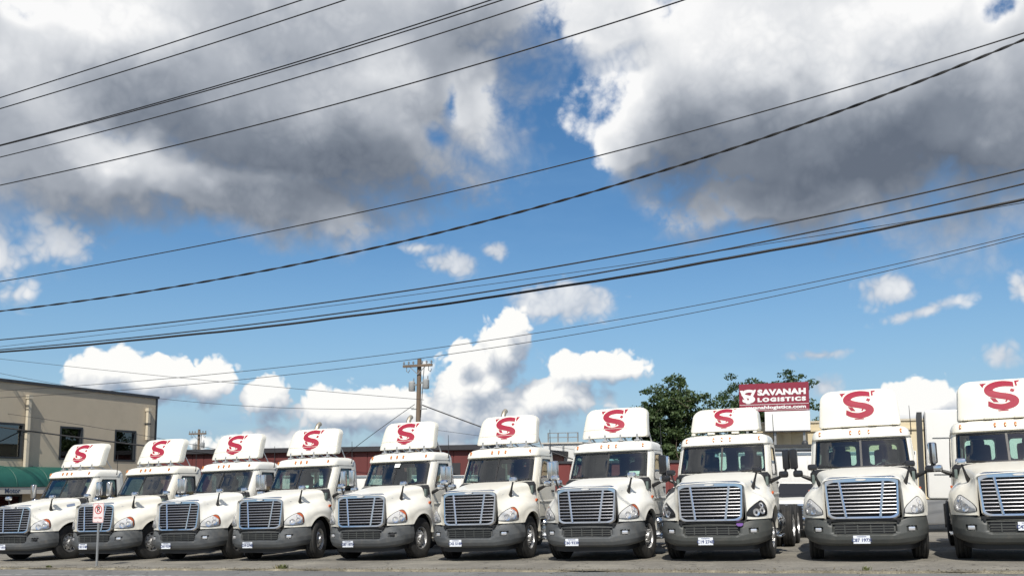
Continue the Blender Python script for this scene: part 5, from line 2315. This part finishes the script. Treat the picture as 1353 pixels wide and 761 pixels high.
def pickup(pos, head, label):
    x, y = pos
    root = empty('pickup_truck', (x, y, gz(x, y)), -head)
    tag(root, label, 'pickup')
    # lofted body along y: (y, half width, z low, z top)
    St = [(0.0, .80, .45, .98), (.12, .90, .38, 1.04), (.6, .93, .40, 1.09), (1.25, .95, .40, 1.13), (1.45, .95, .40, 1.15), (3.6, .95, .40, 1.14), (5.4, .94, .45, 1.12), (5.5, .90, .5, 1.05)]
    P = []
    for yy, w, a, c in St:
        P.append([(-w * .9, yy, a), (-w, yy, a + .1), (-w, yy, c - .22), (-w * .96, yy, c - .08), (-w * .82, yy, c), (0, yy, c + .03), (w * .82, yy, c), (w * .96, yy, c - .08), (w, yy, c - .22), (w, yy, a + .1), (w * .9, yy, a)])
    b = MB()
    b.grid(P)
    for e in (P[0], P[-1]):
        b.add(e, [tuple(range(len(e)))])
    link('body', b.mesh('body', 'paint', fix=True), root)
    b = MB()
    rb = [(1.35, .88, 1.12), (2.05, .70, 1.60), (2.35, .70, 1.64), (3.3, .70, 1.64), (3.65, .82, 1.12)]
    P = [[(-w, yy, 1.10), (-w * .98, yy, max(1.11, z - .08)), (-w * .85, yy, z), (w * .85, yy, z), (w * .98, yy, max(1.11, z - .08)), (w, yy, 1.10)] for yy, w, z in rb]
    b.grid(P)
    cb = link('cab_roof', b.mesh('cab_roof', 'paint', fix=True), root)
    b = MB()
    b.add([(-.80, 1.40, 1.155), (.80, 1.40, 1.155), (.64, 2.02, 1.585), (-.64, 2.02, 1.585)], [(0, 1, 2, 3)])
    link('windshield', b.mesh('windshield', 'black_gloss', smooth=0), cb)
    for sg in (-1, 1):
        b = MB()
        b.add([(sg * .885, 1.75, 1.17), (sg * .80, 2.12, 1.52), (sg * .78, 3.2, 1.54), (sg * .87, 3.45, 1.17)], [(0, 1, 2, 3)])
        link('side_window', b.mesh('side_window', 'black_gloss', smooth=0), cb)
        b = MB()
        b.rbox((sg * .72, .03, .86), (.26, .1, .17), .03)
        link('headlight', b.mesh('headlight', 'reflector'), root)
        b = MB()
        b.rbox((sg * 1.08, 1.75, 1.22), (.2, .1, .16), .03)
        link('mirror', b.mesh('mirror', 'black'), root)
        for yy in (.95, 4.4):
            w = link('wheel', M('tyre_s', lambda: remap(M('tyre_r', lambda: tyre_mesh(.27)), lambda a, c, d: (a * .85, c * .73, d * .73))), root, loc=(sg * .84, yy, .37))
            link('rim', M(f'rim_s{sg}', lambda: remap(M(f'rim_r{sg}', lambda: rim_mesh(False, sg)), lambda a, c, d: (a * .85, c * .73, d * .73))), w)
    b = MB()
    for k in range(4):
        b.rbox((0, -.02, .72 + k * .075), (1.12, .06, .05), .015)
    b.rbox((0, 0, .83), (1.14, .05, .34), .02)
    link('grille', b.mesh('grille', 'chrome'), root)
    b = MB()
    b.rbox((0, -.05, .52), (1.78, .2, .2), .05)
    link('bumper', b.mesh('bumper', 'chrome'), root)
    return root


def sleeper_truck():
    """white sleeper tractor parked crosswise behind the right end, side on to the camera"""
    W = row_wall(1214, 33.2)
    p = W.p(0, 0)
    z = gz(p.x, p.y)
    root = empty('sleeper_truck', (p.x, p.y, z), atan2(ROW.y, ROW.x))
    tag(root, 'white sleeper truck standing sideways between the two rightmost trucks, grey side skirt', 'truck')
    top = W.hit(1240, 541)[1] - z
    b = MB()
    b.rbox((1.9, 1.25, (1.0 + top) / 2), (3.4, 2.45, top - 1.0), .10, seg=3)
    sl = link('sleeper', b.mesh('sleeper', 'white_box'), root)
    b = MB()
    b.box((.06, 1.25, (1.05 + top) / 2 - .02), (.15, 2.40, top - 1.12))
    link('side_extender', b.mesh('side_extender', 'trim_dark', smooth=0), root)
    for zz, nm in ((top * .77, 'seam'), (1.75, 'seam')):
        b = MB()
        b.box((1.95, .012, zz), (3.1, .02, .018))
        link(nm, b.mesh(nm, 'skirt_gray', smooth=0), sl)
    b = MB()
    b.rbox((1.5, .0, 2.35), (.9, .03, .55), .02)
    link('sleeper_window', b.mesh('sleeper_window', 'white_metal'), sl)
    b = MB()
    b.rbox((1.75, .14, .62), (3.5, .24, .72), .05)
    sk = link('side_skirt', b.mesh('side_skirt', 'skirt_gray'), root)
    for xx in (.9, 2.4):
        b = MB()
        b.rbox((xx, .0, .55), (.5, .06, .10), .02)
        link('step', b.mesh('step', 'black'), sk)
    b = MB()
    b.rbox((4.3, 1.25, 1.75), (1.6, 2.3, 1.9), .18, seg=3)
    link('cab', b.mesh('cab', 'white_box'), root)
    b = MB()
    b.rbox((5.9, 1.25, 1.25), (1.9, 2.0, 1.15), .25, seg=3)
    link('hood', b.mesh('hood', 'white_box'), root)
    b = MB()
    b.rbox((4.35, .085, 2.25), (.9, .03, .6), .03)
    link('side_window', b.mesh('side_window', 'black_gloss'), root)
    b = MB()
    b.box((-.9, 1.25, .85), (5.0, .9, .25))
    link('frame', b.mesh('frame', 'frame_black', smooth=0), root)
    for xx in (-1.6, -2.9, 5.8):
        for yy in (.25, 2.25):
            w = link('wheel', M('tyre_y', lambda: remap(M('tyre_r', lambda: tyre_mesh(.27)), lambda x, y, z: (y, x, z))), root, loc=(xx, yy, WZ))
    b = MB()
    b.rbox((6.9, 1.25, .65), (.25, 2.3, .6), .08)
    link('bumper', b.mesh('bumper', 'skirt_gray'), root)


def others():
    sleeper_truck()
    p = at_depth(1056, 680, 27.0)
    pickup((p.x, p.y), radians(20), 'white pickup seen in the gap left of the black mirrored truck')
    rz = atan2(ROW.y, ROW.x)
    p = on_row_plane(1080, 640, 40.0)
    box_trailer((p.x, p.y), rz, 7.0, 2.4, .95, EYE + ray(1060, 598).z / ray(1060, 598).y * p.y - gz(p.x, p.y), 'white box trailer behind the white pickup')
    p = on_row_plane(520, 640, 39.0)
    box_trailer((p.x, p.y), rz, 10.5, 2.4, .80, 2.55, 'long white box trailer in front of the dark red warehouse', True)
    p = at_depth(893, 660, 33.0)
    pickup((p.x, p.y), radians(24), 'white pickup seen right of the truck nearest the trees')


beige_building()
red_building()
cream_building()
company_sign()
pd = at_depth(551, 600, 52.0)
utility_pole((pd.x, pd.y), at_depth(553, 474, 52.0).z, 'tall wooden utility pole with two transformers behind the fifth truck', lean=.08)
pd = at_depth(262, 600, 84.0)
utility_pole((pd.x, pd.y), at_depth(262, 567, 84.0).z, 'far small utility pole between the second and third roof deflectors', lean=.0, arm=2.0, r=.14)
pd = at_depth(893, 640, 58.0)
tree((pd.x, pd.y), at_depth(905, 503, 58.0).z, 6.4, 'dark leafy tree left of the company sign, behind the seventh truck', 'leaf_a', 5, n_limbs=30, leaves=52000, leaf=.20, crown_base=.08)
pd = at_depth(862, 640, 57.0)
tree((pd.x, pd.y), at_depth(868, 522, 57.0).z, 3.4, 'lower round tree at the left of the dark tree group', 'leaf_b', 9, n_limbs=22, leaves=26000, leaf=.19, crown_base=.10)
pd = at_depth(1018, 640, 60.0)
tree((pd.x, pd.y), at_depth(1014, 494, 60.0).z, 6.6, 'dark leafy tree standing behind the company sign', 'leaf_b', 21, n_limbs=30, leaves=56000, leaf=.20, crown_base=.15)
cables()
no_parking_sign()
weeds()
others()
